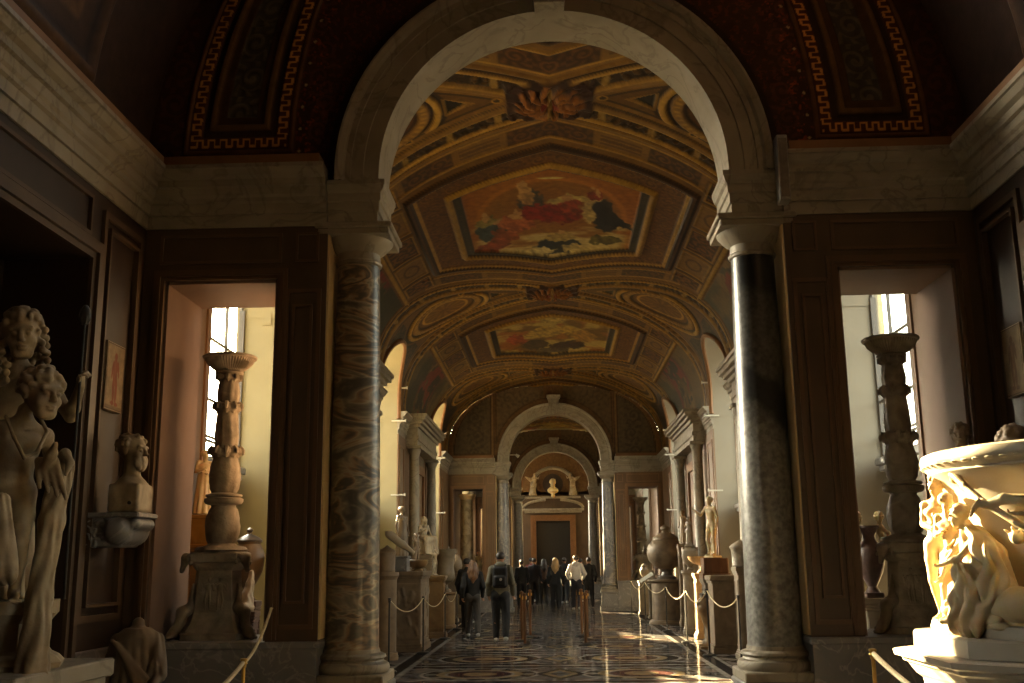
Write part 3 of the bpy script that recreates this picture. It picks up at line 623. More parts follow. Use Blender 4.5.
# ================================================================== side walls, window bays, door cases
def zedges(y0, y1):
    cuts = []
    for wy in WIN_Y:
        if y0 < wy < y1: cuts.append(wy)
    return cuts
def side_walls(sx, nm):
    segs = []; prev = 9.2
    for wy in WIN_Y: segs.append((prev, wy-WR)); prev = wy+WR
    segs.append((prev, 52.6))
    w = MB()
    for a, b in segs: w.box(sx*HW, sx*4.12, a, b, 0, 5.0)
    for wy in WIN_Y:
        w.box(sx*(XG+.02), sx*4.12, wy-WR, wy+WR, 0, 2.70)
    struct(w.build('wall_'+nm, MT['plaster'] if sx < 0 else MT['greyplaster']))
    t = MB(); n = 20
    for wy in WIN_Y:                                        # arched heads of the bays: tunnel from the vault to the glass
        vs = []; fs = []
        Wt = WR-.014; pts = [(-Wt, 4.70)]+[(-Wt*math.cos(PI*i/n), 4.80+Wt*math.sin(PI*i/n)) for i in range(n+1)]+[(Wt, 4.70)]
        for dy, z in pts:
            xv = float(vault_x(z))-.06 if z > 4.99 else HW
            vs += [(sx*min(xv, HW), wy+dy, z), (sx*4.12, wy+dy, z)]
        for i in range(len(pts)-1): fs.append((2*i, 2*i+1, 2*i+3, 2*i+2))
        t.add(vs, fs, True)
    struct(t.build('trim_window_heads_'+nm, MT['plaster'] if sx < 0 else MT['greyplaster']))
    a = MB()
    for wy in WIN_Y:
        pts = [(-WR-.0, 4.75)]+[(-(WR+.02)*math.cos(PI*i/n), 4.80+(WR+.02)*math.sin(PI*i/n)) for i in range(n+1)]+[(WR, 4.75)]
        a.tube([(sx*(min(float(vault_x(z)), HW)-.03), wy+dy, z) for dy, z in pts], .055, 6)
    trim(a, MT['orange'])
    # flat brown pilasters and panels between the bays
    p = MB(); q = MB()
    for a0, b0 in segs:
        if b0-a0 < .3: continue
        p.box(sx*HW, sx*(HW-.03), a0 if a0 > 10 else 9.5, b0, .955, 4.42)
    for a0, b0 in segs:
        L = [(a0, min(a0+.95, b0)), (max(b0-.95, a0), b0)] if b0-a0 > 2.4 else [(a0, b0)]
        for c, d in L:
            if d-c > .4: frame_strip(q, 'X', sx*(HW-.03), c+.12, d-.12, 1.1, 4.2, .05, .02, -sx)
    trim(p, MT['fauxlight']); trim(q, MT['fauxlightpanel'])
    d_ = MB()
    for a0, b0 in segs: d_.box(sx*(HW+.02), sx*(HW-.05), max(a0, 9.55), b0, 0, .955, .01)
    trim(d_, MT['dado'])
    e = MB()
    for a0, b0 in segs:
        A = (sx*HW, max(a0, 9.5)); B = (sx*HW, b0)
        e.sweep([A, B] if sx < 0 else [B, A], ENT)
    struct(e.build('trim_cornice_'+nm, MT['marble']))
    # blind rods beside the bays
    for wy in WIN_Y[1:3]:
        for z in (3.05, 4.70, 5.45):
            m = MB(); x1 = min(float(vault_x(z)), HW) if z > 4.97 else HW
            yy = wy+WR-.07
            m.box(sx*(x1+.12), sx*(x1-.19), yy-.015, yy+.015, z-.014, z+.018, .006); m.box(sx*(x1-.19), sx*(x1-.21), yy-.03, yy+.03, z-.03, z+.04, .008)
            o = m.build('curtain_rod', MT['ironrod'])
            ht = {3.05: 'lowest', 4.70: 'middle', 5.45: 'topmost'}[z]
            setp(o, '%s short white rod jutting out beside the %s window bay on the %s' % (ht, 'nearer' if wy < 25 else 'farther', 'left' if sx < 0 else 'right'), 'rod', 'white rods beside the window bays')
side_walls(-1, 'left'); side_walls(1, 'right')
wn = [0]
def window(sx, wy, arch=True, bars=True):
    wn[0] += 1; n = 24
    r = bpy.data.objects.new('window_%d' % wn[0], None); COL.objects.link(r); struct(r); r.location = (sx*XG, wy, 2.74)
    H0 = 4.80-2.74; w = WR-.01
    pts = [(-w, 0.0), (w, 0.0)]+[(w*math.cos(PI*i/n), H0+w*math.sin(PI*i/n)) for i in range(n+1)]
    g = MB(); g.prism(pts, 'X', .0, .008); g.build('pane', MT['glass'], r)
    f = MB()
    for y_ in (-w, w): f.box(-.03, .04, y_-.03, y_+.03, 0, H0)
    f.box(-.03, .04, -w, w, 0, .06); f.tube([(0, w*math.cos(PI*i/n), H0+w*math.sin(PI*i/n)) for i in range(n+1)], .03, 6)
    f.build('window_frame', MT['mullion'], r)
    b = MB()
    for y_ in (-.78, -.16, .46, 1.08)[:3] if False else (-.55, .12, .77): b.box(-.018, .018, y_-.016, y_+.016, 0, H0+math.sqrt(w*w-y_*y_))
    for z in (.24, .29, .72, 1.44, 2.16, 2.84):
        ww = w if z < H0 else math.sqrt(w*w-(z-H0)**2); b.box(-.015, .015, -ww, ww, z-.014, z+.014)
    b.build('glazing_bar', MT['mullion'], r)
    s = MB(); s.box(-sx*.19, sx*.02, -1.2, 1.2, -.09, .0, .015); s.box(-sx*.15, sx*.02, -1.17, 1.17, -.16, -.09, .01); s.build('window_sill', MT['dado'], r)
    # panel frame under the sill
    p = MB(); frame_strip(p, 'X', -sx*.0+(-sx*.0), -.75, .75, -1.7, -.28, .06, .03, -sx); p.build('window_panel', MT['greyplaster'], r)
for sx in (-1, 1):
    for wy in WIN_Y: window(sx, wy)
# pale vent cover on the far cheek of the first left bay
v = MB(); v.box(-3.78, -3.66, 13.135, 13.15, 4.60, 4.78); v.box(-3.77, -3.67, 13.128, 13.136, 4.62, 4.76); o = v.build('vent_cover', MT['plaster']); setp(o, 'small square plaster hatch high on the yellow window cheek', 'hatch')
# ---- door cases on the side walls
def doorcase(sx, yc, lab):
    t = thing('door_case', lab, 'door case', (sx*HW, yc, 0))
    m = MB()
    for s in (-1, 1):
        m2 = MB(); y_ = s*1.75
        m2.lathe([(.17, .98), (.17, 1.04), (.155, 1.10), (.13, 1.14), (.13, 2.5), (.112, 4.05), (.125, 4.08), (.15, 4.16), (.16, 4.22)], (-sx*.20, y_, 0), 20)
        m2.box(-sx*.03, -sx*.40, y_-.2, y_+.2, .1, .98, .015); m2.box(-sx*.03, -sx*.38, y_-.17, y_+.17, 4.22, 4.30, .01)
        m2.build('column', MT['marble'], t)
    e = MB(); e.box(0, -sx*.30, -1.98, 1.98, 4.30, 4.45)
    for o_, z0, z1 in ((.33, 4.42, 4.52), (.30, 4.52, 4.72), (.36, 4.72, 4.80), (.43, 4.80, 4.87), (.50, 4.87, 4.95), (.54, 4.95, 5.02)): e.box(0, -sx*o_, -1.98-(o_-.3), 1.98+(o_-.3), z0, z1)
    e.build('entablature', MT['marble'], t)
    q = MB(); q.box(0, -sx*.05, -1.4, 1.4, .3, 4.25); q.build('back_panel', MT['faux'], t)
    f = MB(); frame_strip(f, 'X', -sx*.05, -1.1, 1.1, .4, 4.0, .22, .06, -sx); f.build('door_frame', MT['orange'], t)
    d = MB(); d.box(-sx*.05, -sx*.06, -.88, .88, .62, 3.78); d.build('door_leaf', MT['wood'], t)
for sx, sn in ((-1, 'left'), (1, 'right')):
    doorcase(sx, 17.1, 'white columned marble door case on the %s wall, the nearer one' % sn)
    doorcase(sx, 26.6, 'white columned marble door case on the %s wall under the red painted scene' % sn)
# ================================================================== front room
def front_room():
    for sx, nm in ((-1, 'front_left'), (1, 'front_right')):
        w = MB()
        w.box(sx*HW, sx*4.5, 7.55, 8.65, 0, 5.0); w.box(sx*HW, sx*4.5, 4.4, 7.55, 3.86, 5.0); w.box(sx*4.2, sx*4.5, 4.4, 7.55, 0, 3.86)
        w.box(sx*HW, sx*4.5, 3.6, 4.4, 0, 5.0); w.box(sx*HW, sx*4.5, -4, 1.6, 0, 5.0); w.box(sx*HW, sx*4.5, 1.6, 3.6, 4.6, 5.0); w.box(sx*HW, sx*4.5, 1.6, 3.6, 0, 2.4)
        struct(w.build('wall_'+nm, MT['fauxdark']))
        p = MB()
        for a, b in ((7.72, 8.48),):
            frame_strip(p, 'X', sx*HW, a, b, 1.15, 4.3, .05, .03, -sx); frame_strip(p, 'X', sx*HW, a+.09, b-.09, 1.26, 4.18, .025, .045, -sx)
        frame_strip(p, 'X', sx*HW, 5.2, 7.5, 4.02, 4.34, .03, .03, -sx)
        # casing of the recess
        for g, tk in ((0, .03), (.05, .06), (.10, .04)):
            p.box(sx*HW, sx*(HW-tk), 7.55+g, 7.60+g, .2, 3.86+g); p.box(sx*HW, sx*(HW-tk), 4.4, 7.60+g, 3.86+g, 3.91+g)
        for g, tk in ((0, .03), (.05, .06)): p.box(sx*HW, sx*(HW-tk), 4.35-g, 4.4-g, .2, 3.86+g)
        trim(p, MT['faux'])
        d = MB(); d.box(sx*HW, sx*(HW-.04), 7.7, 8.58, 0, .95, .01); trim(d, MT['dado'])
        e = MB(); A = (sx*HW, -4); B = (sx*HW, 8.6)
        if sx < 0: e.sweep([A, B], ENT)
        else: e.sweep([A, B], [(-d_, z) for d_, z in ENT])
        trim(e, MT['marble'])
        g = MB(); g.box(sx*HW, sx*(HW-.19), -4, 8.6, 4.93, 5.015); trim(g, MT['orange'])
    b = MB(); b.box(-4.5, 4.5, -4.3, -4, 0, 9.0); struct(b.build('wall_back', MT['faux']))
front_room()
for sx in (-1, 1):
    wn[0] += 1; r = bpy.data.objects.new('window_%d' % wn[0], None); COL.objects.link(r); struct(r); r.location = (sx*XG, 2.6, 2.4)
    g = MB(); g.add([(0, -1, 0), (0, 1, 0), (0, 1, 2.2), (0, -1, 2.2)], [(0, 1, 2, 3)]); g.build('pane', MT['glass'], r)
    f = MB()
    for y_ in (-.98, -.33, .33, .98): f.box(-.03, .03, y_-.02, y_+.02, 0, 2.2)
    for z in (.02, .72, 1.44, 2.18): f.box(-.025, .025, -1, 1, z-.02, z+.02)
    f.build('glazing_bar', MT['mullion'], r)
    b = MB(); b.box(-.02, .02, -1.05, 1.05, .9, 1.95, T=Matrix.Translation((-sx*.12, 0, .3))); b.build('light_cut_panel', MT['greyplaster'], r)  # unseen panel added inside each front window to cut its light
# ================================================================== end wall with the portal
def end_wall():
    w = MB(); w.box(-3.6, -.95, 52, 52.4, 0, 4.95); w.box(.72, 3.6, 52, 52.4, 0, 4.95); w.box(-.95, .72, 52, 52.4, 3.54, 4.95)
    struct(w.build('wall_end', MT['faux']))
    d = bpy.data.objects.new('door_1', None); COL.objects.link(d); struct(d); d.location = (-.115, 52, 0)
    f = MB()
    for g, t_ in ((0, .05), (.09, .09), (.18, .13)):
        for s in (-1, 1): f.box(s*(.83+g), s*(.92+g), -t_, .3, 0, 3.54+g)
        f.box(-.92-g, .92+g, -t_, .3, 3.54+g, 3.63+g)
    f.build('door_frame', MT['orange'], d)
    l = MB(); l.box(-.83, .83, .28, .32, 0, 3.54); l.build('door_opening_backdrop', MT['black'], d)
    m = MB(); m.box(-1.5, 1.3, 51.72, 52, 3.92, 4.02, .01); m.box(-1.6, 1.4, 51.62, 52, 4.02, 4.12, .01)
    for s in (-1, 1): m.tube([(-.1+s*1.45*math.cos(a), 51.8, 4.15+.42*math.sin(a)) for a in np.linspace(.0, PI/2-.25, 10)], .07, 8)
    m.box(-1.45, 1.25, 51.86, 52, 4.62, 4.72, .01); struct(m.build('trim_pediment', MT['marble']))
    r = MB(); n = 24
    r.tube([(-.1+1.02*math.cos(PI*i/n*1.0), 51.93, 5.25+.86*math.sin(PI*i/n)) for i in range(n+1)], .09, 8); struct(r.build('trim_niche_arch', MT['marble']))
    k = MB(); k.lathe([(.0, -.01), (.50, -.01), (.50, .012), (0, .012)], (0, 0, 0), 32, T=Matrix.Translation((-.09, 51.97, 5.32)) @ Matrix.Rotation(PI/2, 4, 'X')); struct(k.build('trim_niche_disc', MT['fauxdark']))
end_wall()
w = MB()
for y0, y1 in ((8.72, 9.04), (34.72, 35.4), (46.82, 47.4), (52.05, 52.5)):
    for s in (-1, 1): w.box(s*3.52, s*4.4, y0, y1, 4.9, 7.6)
w.box(-3.6, 3.6, 52.1, 52.5, 4.9, 7.6); w.box(-4.4, 4.4, 8.72, 52.5, 7.55, 7.8); struct(w.build('wall_sky_leak_blocks', MT['plaster']))  # unseen blocks added above the vaults to stop sky light leaking in
# ---- the house across the courtyard and the ground outside
b = MB(); b.box(7.5, 14.1, 44, 62, -2, 17); 
o = b.build('neighbouring_building', MT['plaster'])
ROOFT = mat('roof_tile', (.35, .15, .08), (.2, .09, .05), .8)
setp(o, 'pale ochre building seen through the right hand window', 'building')
rf = MB(); rf.box(7.2, 14.4, 43.7, 62.3, 17, 17.4); rf.build('roof', ROOFT, o)
for xx in (8.2, 10.3, 12.4):
    for zz in (1, 5, 9): wd = MB(); wd.box(xx, xx+1, 43.9, 44.02, zz, zz+1.8); wd.build('shutter', MT['wood'], o)
g = MB(); g.box(-60, 60, -40, 110, -2.1, -2.0); struct(g.build('ground_outside', mat('gravel', (.30, .26, .2), (.22, .19, .15), .9, 30)))
# ================================================================== columns
def col_mat(name, dark, light, mode):
    m = bpy.data.materials.new(name); m.use_nodes = True; N = m.node_tree.nodes; L = m.node_tree.links; p = N['Principled BSDF']
    p.inputs['Roughness'].default_value = .4 if mode == 'swirl' else .34; p.inputs['Specular IOR Level'].default_value = .5
    tc = N.new('ShaderNodeTexCoord')
    def ramp(src, els):
        r = N.new('ShaderNodeValToRGB'); e = r.color_ramp.elements; e[0].position, e[0].color = els[0][0], (*els[0][1], 1); e[1].position, e[1].color = els[-1][0], (*els[-1][1], 1)
        for q, c in els[1:-1]: k = e.new(q); k.color = (*c, 1)
        L.new(src, r.inputs[0]); return r.outputs[0]
    if mode == 'swirl':
        mp = N.new('ShaderNodeMapping'); mp.inputs['Scale'].default_value = (.8, .8, 2.3); L.new(tc.outputs['Object'], mp.inputs[0])
        n = N.new('ShaderNodeTexNoise'); n.inputs['Scale'].default_value = 1.7; n.inputs['Detail'].default_value = 3; n.inputs['Distortion'].default_value = 1.6; L.new(mp.outputs[0], n.inputs['Vector'])
        mu = N.new('ShaderNodeMath'); mu.operation = 'MULTIPLY'; mu.inputs[1].default_value = 13; L.new(n.outputs['Fac'], mu.inputs[0])
        si = N.new('ShaderNodeMath'); si.operation = 'SINE'; L.new(mu.outputs[0], si.inputs[0])
        mr = N.new('ShaderNodeMapRange'); mr.inputs[1].default_value = -1; mr.inputs[2].default_value = 1; L.new(si.outputs[0], mr.inputs[0])
        out = ramp(mr.outputs[0], [(.0, dark), (.35, tuple((a+b)/2 for a, b in zip(dark, light))), (.6, light), (.8, (light[0]*.8, light[1]*.62, light[2]*.5)), (1, dark)])
    else:
        sp = N.new('ShaderNodeSeparateXYZ'); L.new(tc.outputs['Object'], sp.inputs[0])
        n = N.new('ShaderNodeTexNoise'); n.inputs['Scale'].default_value = 1.5; n.inputs['Detail'].default_value = 6; L.new(tc.outputs['Object'], n.inputs['Vector'])
        a = N.new('ShaderNodeMath'); a.operation = 'MULTIPLY_ADD'; a.inputs[1].default_value = 1.1; L.new(n.outputs['Fac'], a.inputs[0])
        x = N.new('ShaderNodeMath'); x.operation = 'MULTIPLY_ADD'; x.inputs[1].default_value = .8; L.new(sp.outputs[0], x.inputs[0]); L.new(sp.outputs[2], x.inputs[2]); L.new(x.outputs[0], a.inputs[2])
        d = N.new('ShaderNodeMath'); d.operation = 'DIVIDE'; d.inputs[1].default_value = 5.5; L.new(a.outputs[0], d.inputs[0])
        o1 = ramp(d.outputs[0], [(0, light), (.575, light), (.605, dark), (.66, dark), (.68, tuple(.5*v for v in light)), (.78, tuple(.4*v for v in light)), (.81, dark), (1, dark)])
        n2 = N.new('ShaderNodeTexNoise'); n2.inputs['Scale'].default_value = 22; n2.inputs['Detail'].default_value = 8; L.new(tc.outputs['Object'], n2.inputs['Vector'])
        o2 = ramp(n2.outputs['Fac'], [(.35, (.45, .43, .42)), (.65, (1, 1, 1))])
        mx = N.new('ShaderNodeMixRGB'); mx.blend_type = 'MULTIPLY'; mx.inputs[0].default_value = 1; L.new(o1, mx.inputs[1]); L.new(o2, mx.inputs[2]); out = mx.outputs[0]
    L.new(out, p.inputs['Base Color']); return m
MT['colL'] = col_mat('banded_cipollino', (.055, .05, .04), (.27, .23, .165), 'swirl')
MT['colR'] = col_mat('dark_veined_granite', (.012, .013, .013), (.20, .20, .185), 'split')
MT['colF'] = mat('mottled_grey_marble', (.24, .22, .21), (.10, .10, .11), .28, 3, 8, .5, vein=(.3, .27, .23), vscale=2, vwidth=.04)
def column(x, y, sm, label, group=None):
    t = thing('marble_column', label, 'column', (x, y, 0), 0, group)
    p = MB(); p.box(-.33, .33, -.33, .33, 0, .14, .01); p.box(-.29, .29, -.29, .29, .14, .56, .01); p.box(-.32, .32, -.32, .32, .56, .61, .01); p.build('pedestal', MT['dado'], t)
    b = MB(); b.box(-.31, .31, -.31, .31, .61, .69, .01)
    b.lathe([(.30, .69), (.31, .705), (.315, .73), (.305, .76), (.285, .772), (.27, .775), (.262, .79), (.27, .80), (.285, .81), (.28, .83), (.255, .84), (.235, .845), (.232, .875)], n=48); b.build('base', MT['marble'], t)
    s = MB(); s.lathe([(.225, .86), (.222, .95), (.218, 1.5), (.213, 2.2), (.204, 2.9), (.193, 3.6), (.184, 4.13)], n=48); s.build('shaft', sm, t)
    c = MB(); c.lathe([(.184, 4.12), (.20, 4.13), (.205, 4.15), (.19, 4.165), (.186, 4.23), (.20, 4.24), (.21, 4.25), (.235, 4.265), (.27, 4.30), (.295, 4.33), (.30, 4.345)], n=48)
    c.box(-.31, .31, -.31, .31, 4.345, 4.40, .006); c.box(-.335, .335, -.335, .335, 4.40, 4.45, .01); c.build('capital', MT['marble'], t)
    return t
column(-1.73, 8.91, MT['colL'], 'tall column of swirling grey and brown marble left of the nearest arch')
column(1.73, 8.91, MT['colR'], 'tall dark polished granite column with a paler foot, right of the nearest arch')
column(-1.73, 34.91, MT['colF'], 'grey mottled column left of the second arch, behind the man with a backpack')
column(1.73, 34.91, MT['colF'], 'grey mottled column right of the second arch, its left edge brightly sunlit')
column(-1.64, 47.01, MT['darkstone'], 'dark column left of the third and farthest arch')
column(1.64, 47.01, MT['darkstone'], 'dark column right of the third and farthest arch')

t = thing('metal_box', 'tall slim grey metal box fixed beside the impost right of the nearest arch', 'box', (1.93, 8.40, 4.47)); b = MB(); b.box(-.045, .045, -.04, .10, 0, .58, .006); b.build('casing', MT['dado'], t); b = MB(); b.box(-.035, .035, -.043, -.04, .03, .55); b.build('grille', MT['darkstone'], t)
# ================================================================== sculpting: distance fields turned into one continuous mesh
class Sculpt:
    def __init__(s, res=.012): s.res = res; s.p = []; s.sub = []
    def _add(s, lo, hi, fn, k, mode='u'): s.p.append((np.array(lo, float), np.array(hi, float), fn, k, mode)); return s
    def cap(s, a, b, ra, rb=None, k=.02, mode='u', fold=None):
        a = np.array(a, float); b = np.array(b, float); rb = ra if rb is None else rb; R = max(ra, rb)*(1.25 if fold else 1)
        d = b-a; L2 = max(d @ d, 1e-9)
        if fold:
            nf, am = fold; ax = d/math.sqrt(L2); e1 = np.cross(ax, (0, 1, .01)); e1 = e1/np.linalg.norm(e1); e2 = np.cross(ax, e1)
        def fn(X, Y, Z):
            px, py, pz = X-a[0], Y-a[1], Z-a[2]; h = np.clip((px*d[0]+py*d[1]+pz*d[2])/L2, 0, 1)
            r = ra+(rb-ra)*h
            if fold:
                th = np.arctan2(px*e2[0]+py*e2[1]+pz*e2[2], px*e1[0]+py*e1[1]+pz*e1[2]); r = r*(1+am*np.sin(nf*th+2.5*np.sin(h*3+1.3*th)))
            return np.sqrt((px-h*d[0])**2+(py-h*d[1])**2+(pz-h*d[2])**2)-r
        return s._add(np.minimum(a, b)-R, np.maximum(a, b)+R, fn, k, mode)
    def chain(s, pts, rad, k=.02, **kw):
        for i in range(len(pts)-1): s.cap(pts[i], pts[i+1], rad[i], rad[i+1], k, **kw)
        return s
    def ell(s, c, r, k=.02, R=None, mode='u'):
        c = np.array(c, float); r = np.array(r, float); R_ = np.eye(3) if R is None else np.array(R)
        def fn(X, Y, Z):
            px, py, pz = X-c[0], Y-c[1], Z-c[2]
            q = [R_[0][i]*px+R_[1][i]*py+R_[2][i]*pz for i in range(3)]
            k0 = np.sqrt((q[0]/r[0])**2+(q[1]/r[1])**2+(q[2]/r[2])**2); k1 = np.sqrt((q[0]/r[0]**2)**2+(q[1]/r[1]**2)**2+(q[2]/r[2]**2)**2)
            return k0*(k0-1)/np.maximum(k1, 1e-6)
        m = r.max() if R is not None else r
        return s._add(c-m, c+m, fn, k, mode)
    def box(s, lo, hi, rd=.01, k=.01, mode='u'):
        lo = np.array(lo, float); hi = np.array(hi, float); c = (lo+hi)/2; h = (hi-lo)/2-rd
        def fn(X, Y, Z):
            qx, qy, qz = abs(X-c[0])-h[0], abs(Y-c[1])-h[1], abs(Z-c[2])-h[2]
            return np.sqrt(np.maximum(qx, 0)**2+np.maximum(qy, 0)**2+np.maximum(qz, 0)**2)+np.minimum(np.maximum(qx, np.maximum(qy, qz)), 0)-rd
        return s._add(lo, hi, fn, k, mode)
    def robe(s, rings, nf=11, am=.09, k=.02, ph=0, tw=2.0):
        """stack of (x,y,z,rx,ry) rings with vertical folds"""
        rg = np.array(sorted(rings, key=lambda q: q[2]), float); z = rg[:, 2]; m = max(rg[:, 3].max(), rg[:, 4].max())*(1+am)
        lo = (rg[:, 0].min()-m, rg[:, 1].min()-m, z[0]); hi = (rg[:, 0].max()+m, rg[:, 1].max()+m, z[-1])
        def fn(X, Y, Z):
            Zf = np.broadcast_to(Z, np.broadcast(X, Y, Z).shape); cx, cy, rx, ry = (np.interp(Zf, z, rg[:, i]) for i in (0, 1, 3, 4))
            px, py = (X-cx), (Y-cy); th = np.arctan2(py/ry, px/rx); rr = np.hypot(px/rx, py/ry)
            low = np.clip((z[-1]-Zf)/(z[-1]-z[0]), 0, 1)
            w = 1+am*(.25+.75*low)*(np.abs(np.sin(nf*.5*th+ph+tw*.35*np.sin(Zf*4+2*th)))*1.3-.7)
            d = (rr-w)*np.minimum(rx, ry)*.8
            return np.maximum(d, np.maximum(z[0]-Zf, Zf-z[-1]))
        return s._add(lo, hi, fn, k)
    def mesh(s, disp=None, smooth=1):
        h = s.res; lo = np.min([p[0] for p in s.p if p[4] == 'u'], 0)-4*h; hi = np.max([p[1] for p in s.p if p[4] == 'u'], 0)+4*h
        n = np.ceil((hi-lo)/h).astype(int)+1; ax = [lo[i]+h*np.arange(n[i]) for i in range(3)]
        F = np.full(n, 1.0, np.float32)
        for a, b, fn, k, mode in s.p:
            mg = max(k, 2.5*h)+h; i0 = np.clip(np.floor((a-mg-lo)/h).astype(int), 0, n-1); i1 = np.clip(np.ceil((b+mg-lo)/h).astype(int)+1, 1, n)
            X = ax[0][i0[0]:i1[0], None, None]; Y = ax[1][None, i0[1]:i1[1], None]; Z = ax[2][None, None, i0[2]:i1[2]]
            if min(X.size, Y.size, Z.size) == 0: continue
            D = fn(X, Y, Z).astype(np.float32); sl = tuple(slice(i0[i], i1[i]) for i in range(3)); G = F[sl]
            if mode == 'u':
                t = np.maximum(k-np.abs(G-D), 0)/k; F[sl] = np.minimum(G, D)-t*t*k*.25
            else:
                t = np.maximum(k-np.abs(G+D), 0)/k; F[sl] = np.maximum(G, -D)+t*t*k*.25
        if disp is not None:
            X = ax[0][:, None, None]; Y = ax[1][None, :, None]; Z = ax[2][None, None, :]; F = F+disp(X, Y, Z).astype(np.float32)
        return s.nets(F, lo, h, smooth)
    @staticmethod
    def nets(F, lo, h, smooth):
        n = np.array(F.shape); ins = F < 0
        c = [ins[i:n[0]-1+i, j:n[1]-1+j, k:n[2]-1+k] for i in (0, 1) for j in (0, 1) for k in (0, 1)]
        sm = sum(x.astype(np.int8) for x in c); act = (sm > 0) & (sm < 8); idx = np.full(act.shape, -1, np.int64); A = np.argwhere(act); idx[act] = np.arange(len(A))
        P = np.zeros((len(A), 3)); cnt = np.zeros(len(A)); cor = [(i, j, k) for i in (0, 1) for j in (0, 1) for k in (0, 1)]
        val = {q: F[A[:, 0]+q[0], A[:, 1]+q[1], A[:, 2]+q[2]].astype(float) for q in cor}
        for q in cor:
            for d in range(3):
                if q[d]: continue
                r = list(q); r[d] = 1; r = tuple(r); a, b = val[q], val[r]; m = (a < 0) != (b < 0)
                t = np.where(m, a/np.where(m, a-b, 1), 0); pt = np.tile(np.array(q, float), (len(A), 1)); pt[:, d] = t
                P[m] += pt[m]; cnt[m] += 1
        V = (P/np.maximum(cnt, 1)[:, None]+A)*h+lo; Q = []
        for d in range(3):
            e = [slice(1, n[i]-1) for i in range(3)]; e0 = list(e); e0[d] = slice(0, n[d]-1); e1 = list(e); e1[d] = slice(1, n[d])
            a = ins[tuple(e0)]; b = ins[tuple(e1)]; m = a != b; W_ = np.argwhere(m)
            if len(W_) == 0: continue
            off = np.array([1, 1, 1]); off[d] = 0; W_ = W_+off; u, v = (d+1) % 3, (d+2) % 3
            def g(du, dv): w = W_.copy(); w[:, u] -= du; w[:, v] -= dv; return idx[w[:, 0], w[:, 1], w[:, 2]]
            q = np.stack([g(1, 1), g(0, 1), g(0, 0), g(1, 0)], -1); fl = ~a[m]; q[fl] = q[fl][:, ::-1]; Q.append(q)
        Q = np.concatenate(Q); Q = Q[(Q >= 0).all(1)]
        for _ in range(smooth):
            S = np.zeros_like(V); C = np.zeros(len(V))
            for i in range(4):
                for j in (1, 3): np.add.at(S, Q[:, i], V[Q[:, (i+j) % 4]]); np.add.at(C, Q[:, i], 1)
            V = .5*V+.5*S/np.maximum(C, 1)[:, None]
        return V, Q
    def build(s, name, m, parent=None, disp=None, smooth=1, T=None):
        V, Q = s.mesh(disp, smooth)
        if T is not None: T = np.array(T); V = V @ T[:3, :3].T+T[:3, 3]
        return np_mesh(name, V, Q, m, parent)
def rotm(rz=0, rx=0, ry=0):
    a = Matrix.Rotation(rz, 3, 'Z') @ Matrix.Rotation(rx, 3, 'X') @ Matrix.Rotation(ry, 3, 'Y'); return np.array(a)
def head(S, c, R, sc=1.0, hair='curly', beard=False, hm=None, ears=True):
    """c: centre of the skull; face looks along local -y"""
    c = np.array(c, float); L = lambda x, y, z: c+R @ (np.array((x, y, z))*sc)
    H = hm or S; r = lambda *v: tuple(q*sc for q in v)
    S.ell(L(0, .012, .02), r(.073, .092, .088), .02*sc, R); S.ell(L(0, -.028, -.035), r(.056, .060, .078), .025*sc, R); S.cap(L(-.02, -.055, -.09), L(.02, -.055, -.09), .022*sc, k=.03*sc)
    S.cap(L(0, -.086, .012), L(0, -.107, -.028), .008*sc, .0135*sc, .012*sc); S.cap(L(-.042, -.078, .022), L(.042, -.078, .022), .013*sc, k=.016*sc)
    for s in (-1, 1):
        S.ell(L(s*.030, -.094, .002), r(.016, .014, .011), .010*sc, R, 's'); S.ell(L(s*.030, -.080, .0), r(.0135, .012, .0095), .004*sc, R)
        S.ell(L(s*.038, -.062, -.035), r(.022, .018, .02), .02*sc, R); S.ell(L(s*.011, -.098, -.032), r(.008, .009, .007), .006*sc, R)
        if ears: S.ell(L(s*.076, .01, -.005), r(.010, .020, .030), .008*sc, R)
    S.ell(L(0, -.088, -.058), r(.024, .012, .0065), .006*sc, R); S.ell(L(0, -.086, -.070), r(.020, .012, .007), .006*sc, R); S.cap(L(-.022, -.101, -.0635), L(.022, -.101, -.0635), .003*sc, k=.004*sc, mode='s')
    rs = np.random.RandomState(int(abs(c[0]*100))+3)
    if hair in ('curly', 'long', 'short'):
        H.ell(L(0, .024, .036), r(.083, .094, .086), .015*sc, R)
        n = {'curly': 95, 'long': 95, 'short': 50}[hair]
        for i in range(n):
            z = 1-1.25*rs.rand(); a = rs.rand()*2*PI; q = math.sqrt(max(0, 1-z*z)); x, y, zz = q*math.cos(a)*.086, q*math.sin(a)*.10+.02, z*.092+.03
            if y < -.045 and zz < .065: continue
            H.ell(L(x, y, zz), r(*(rs.uniform(.012, .021, 3))), .008*sc, R)
        if hair == 'long':
            for s in (-1, 1):
                for i in range(22):
                    t = i/21; H.ell(L(s*(.078+.02*math.sin(i*2.1)+.012*t), .0+.03*math.cos(i*1.7)-.02*t, .03-.25*t), r(.018, .018, .018), .008*sc, R)
            for i in range(20): t = i/19; H.ell(L((rs.rand()-.5)*.12, .08+.02*rs.rand(), -.02-.2*t), r(.02, .02, .02), .01*sc, R)
    if hair == 'smooth': H.ell(L(0, .024, .030), r(.082, .092, .088), .012*sc, R)
    if beard:
        for i in range(60):
            a = rs.uniform(-1.2, 1.2); t = rs.rand(); H.ell(L(.058*math.sin(a), -.052-.035*math.cos(a)*(1-.3*t), -.055-.085*t*(1-.4*abs(a))), r(.014, .013, .017), .008*sc, R)
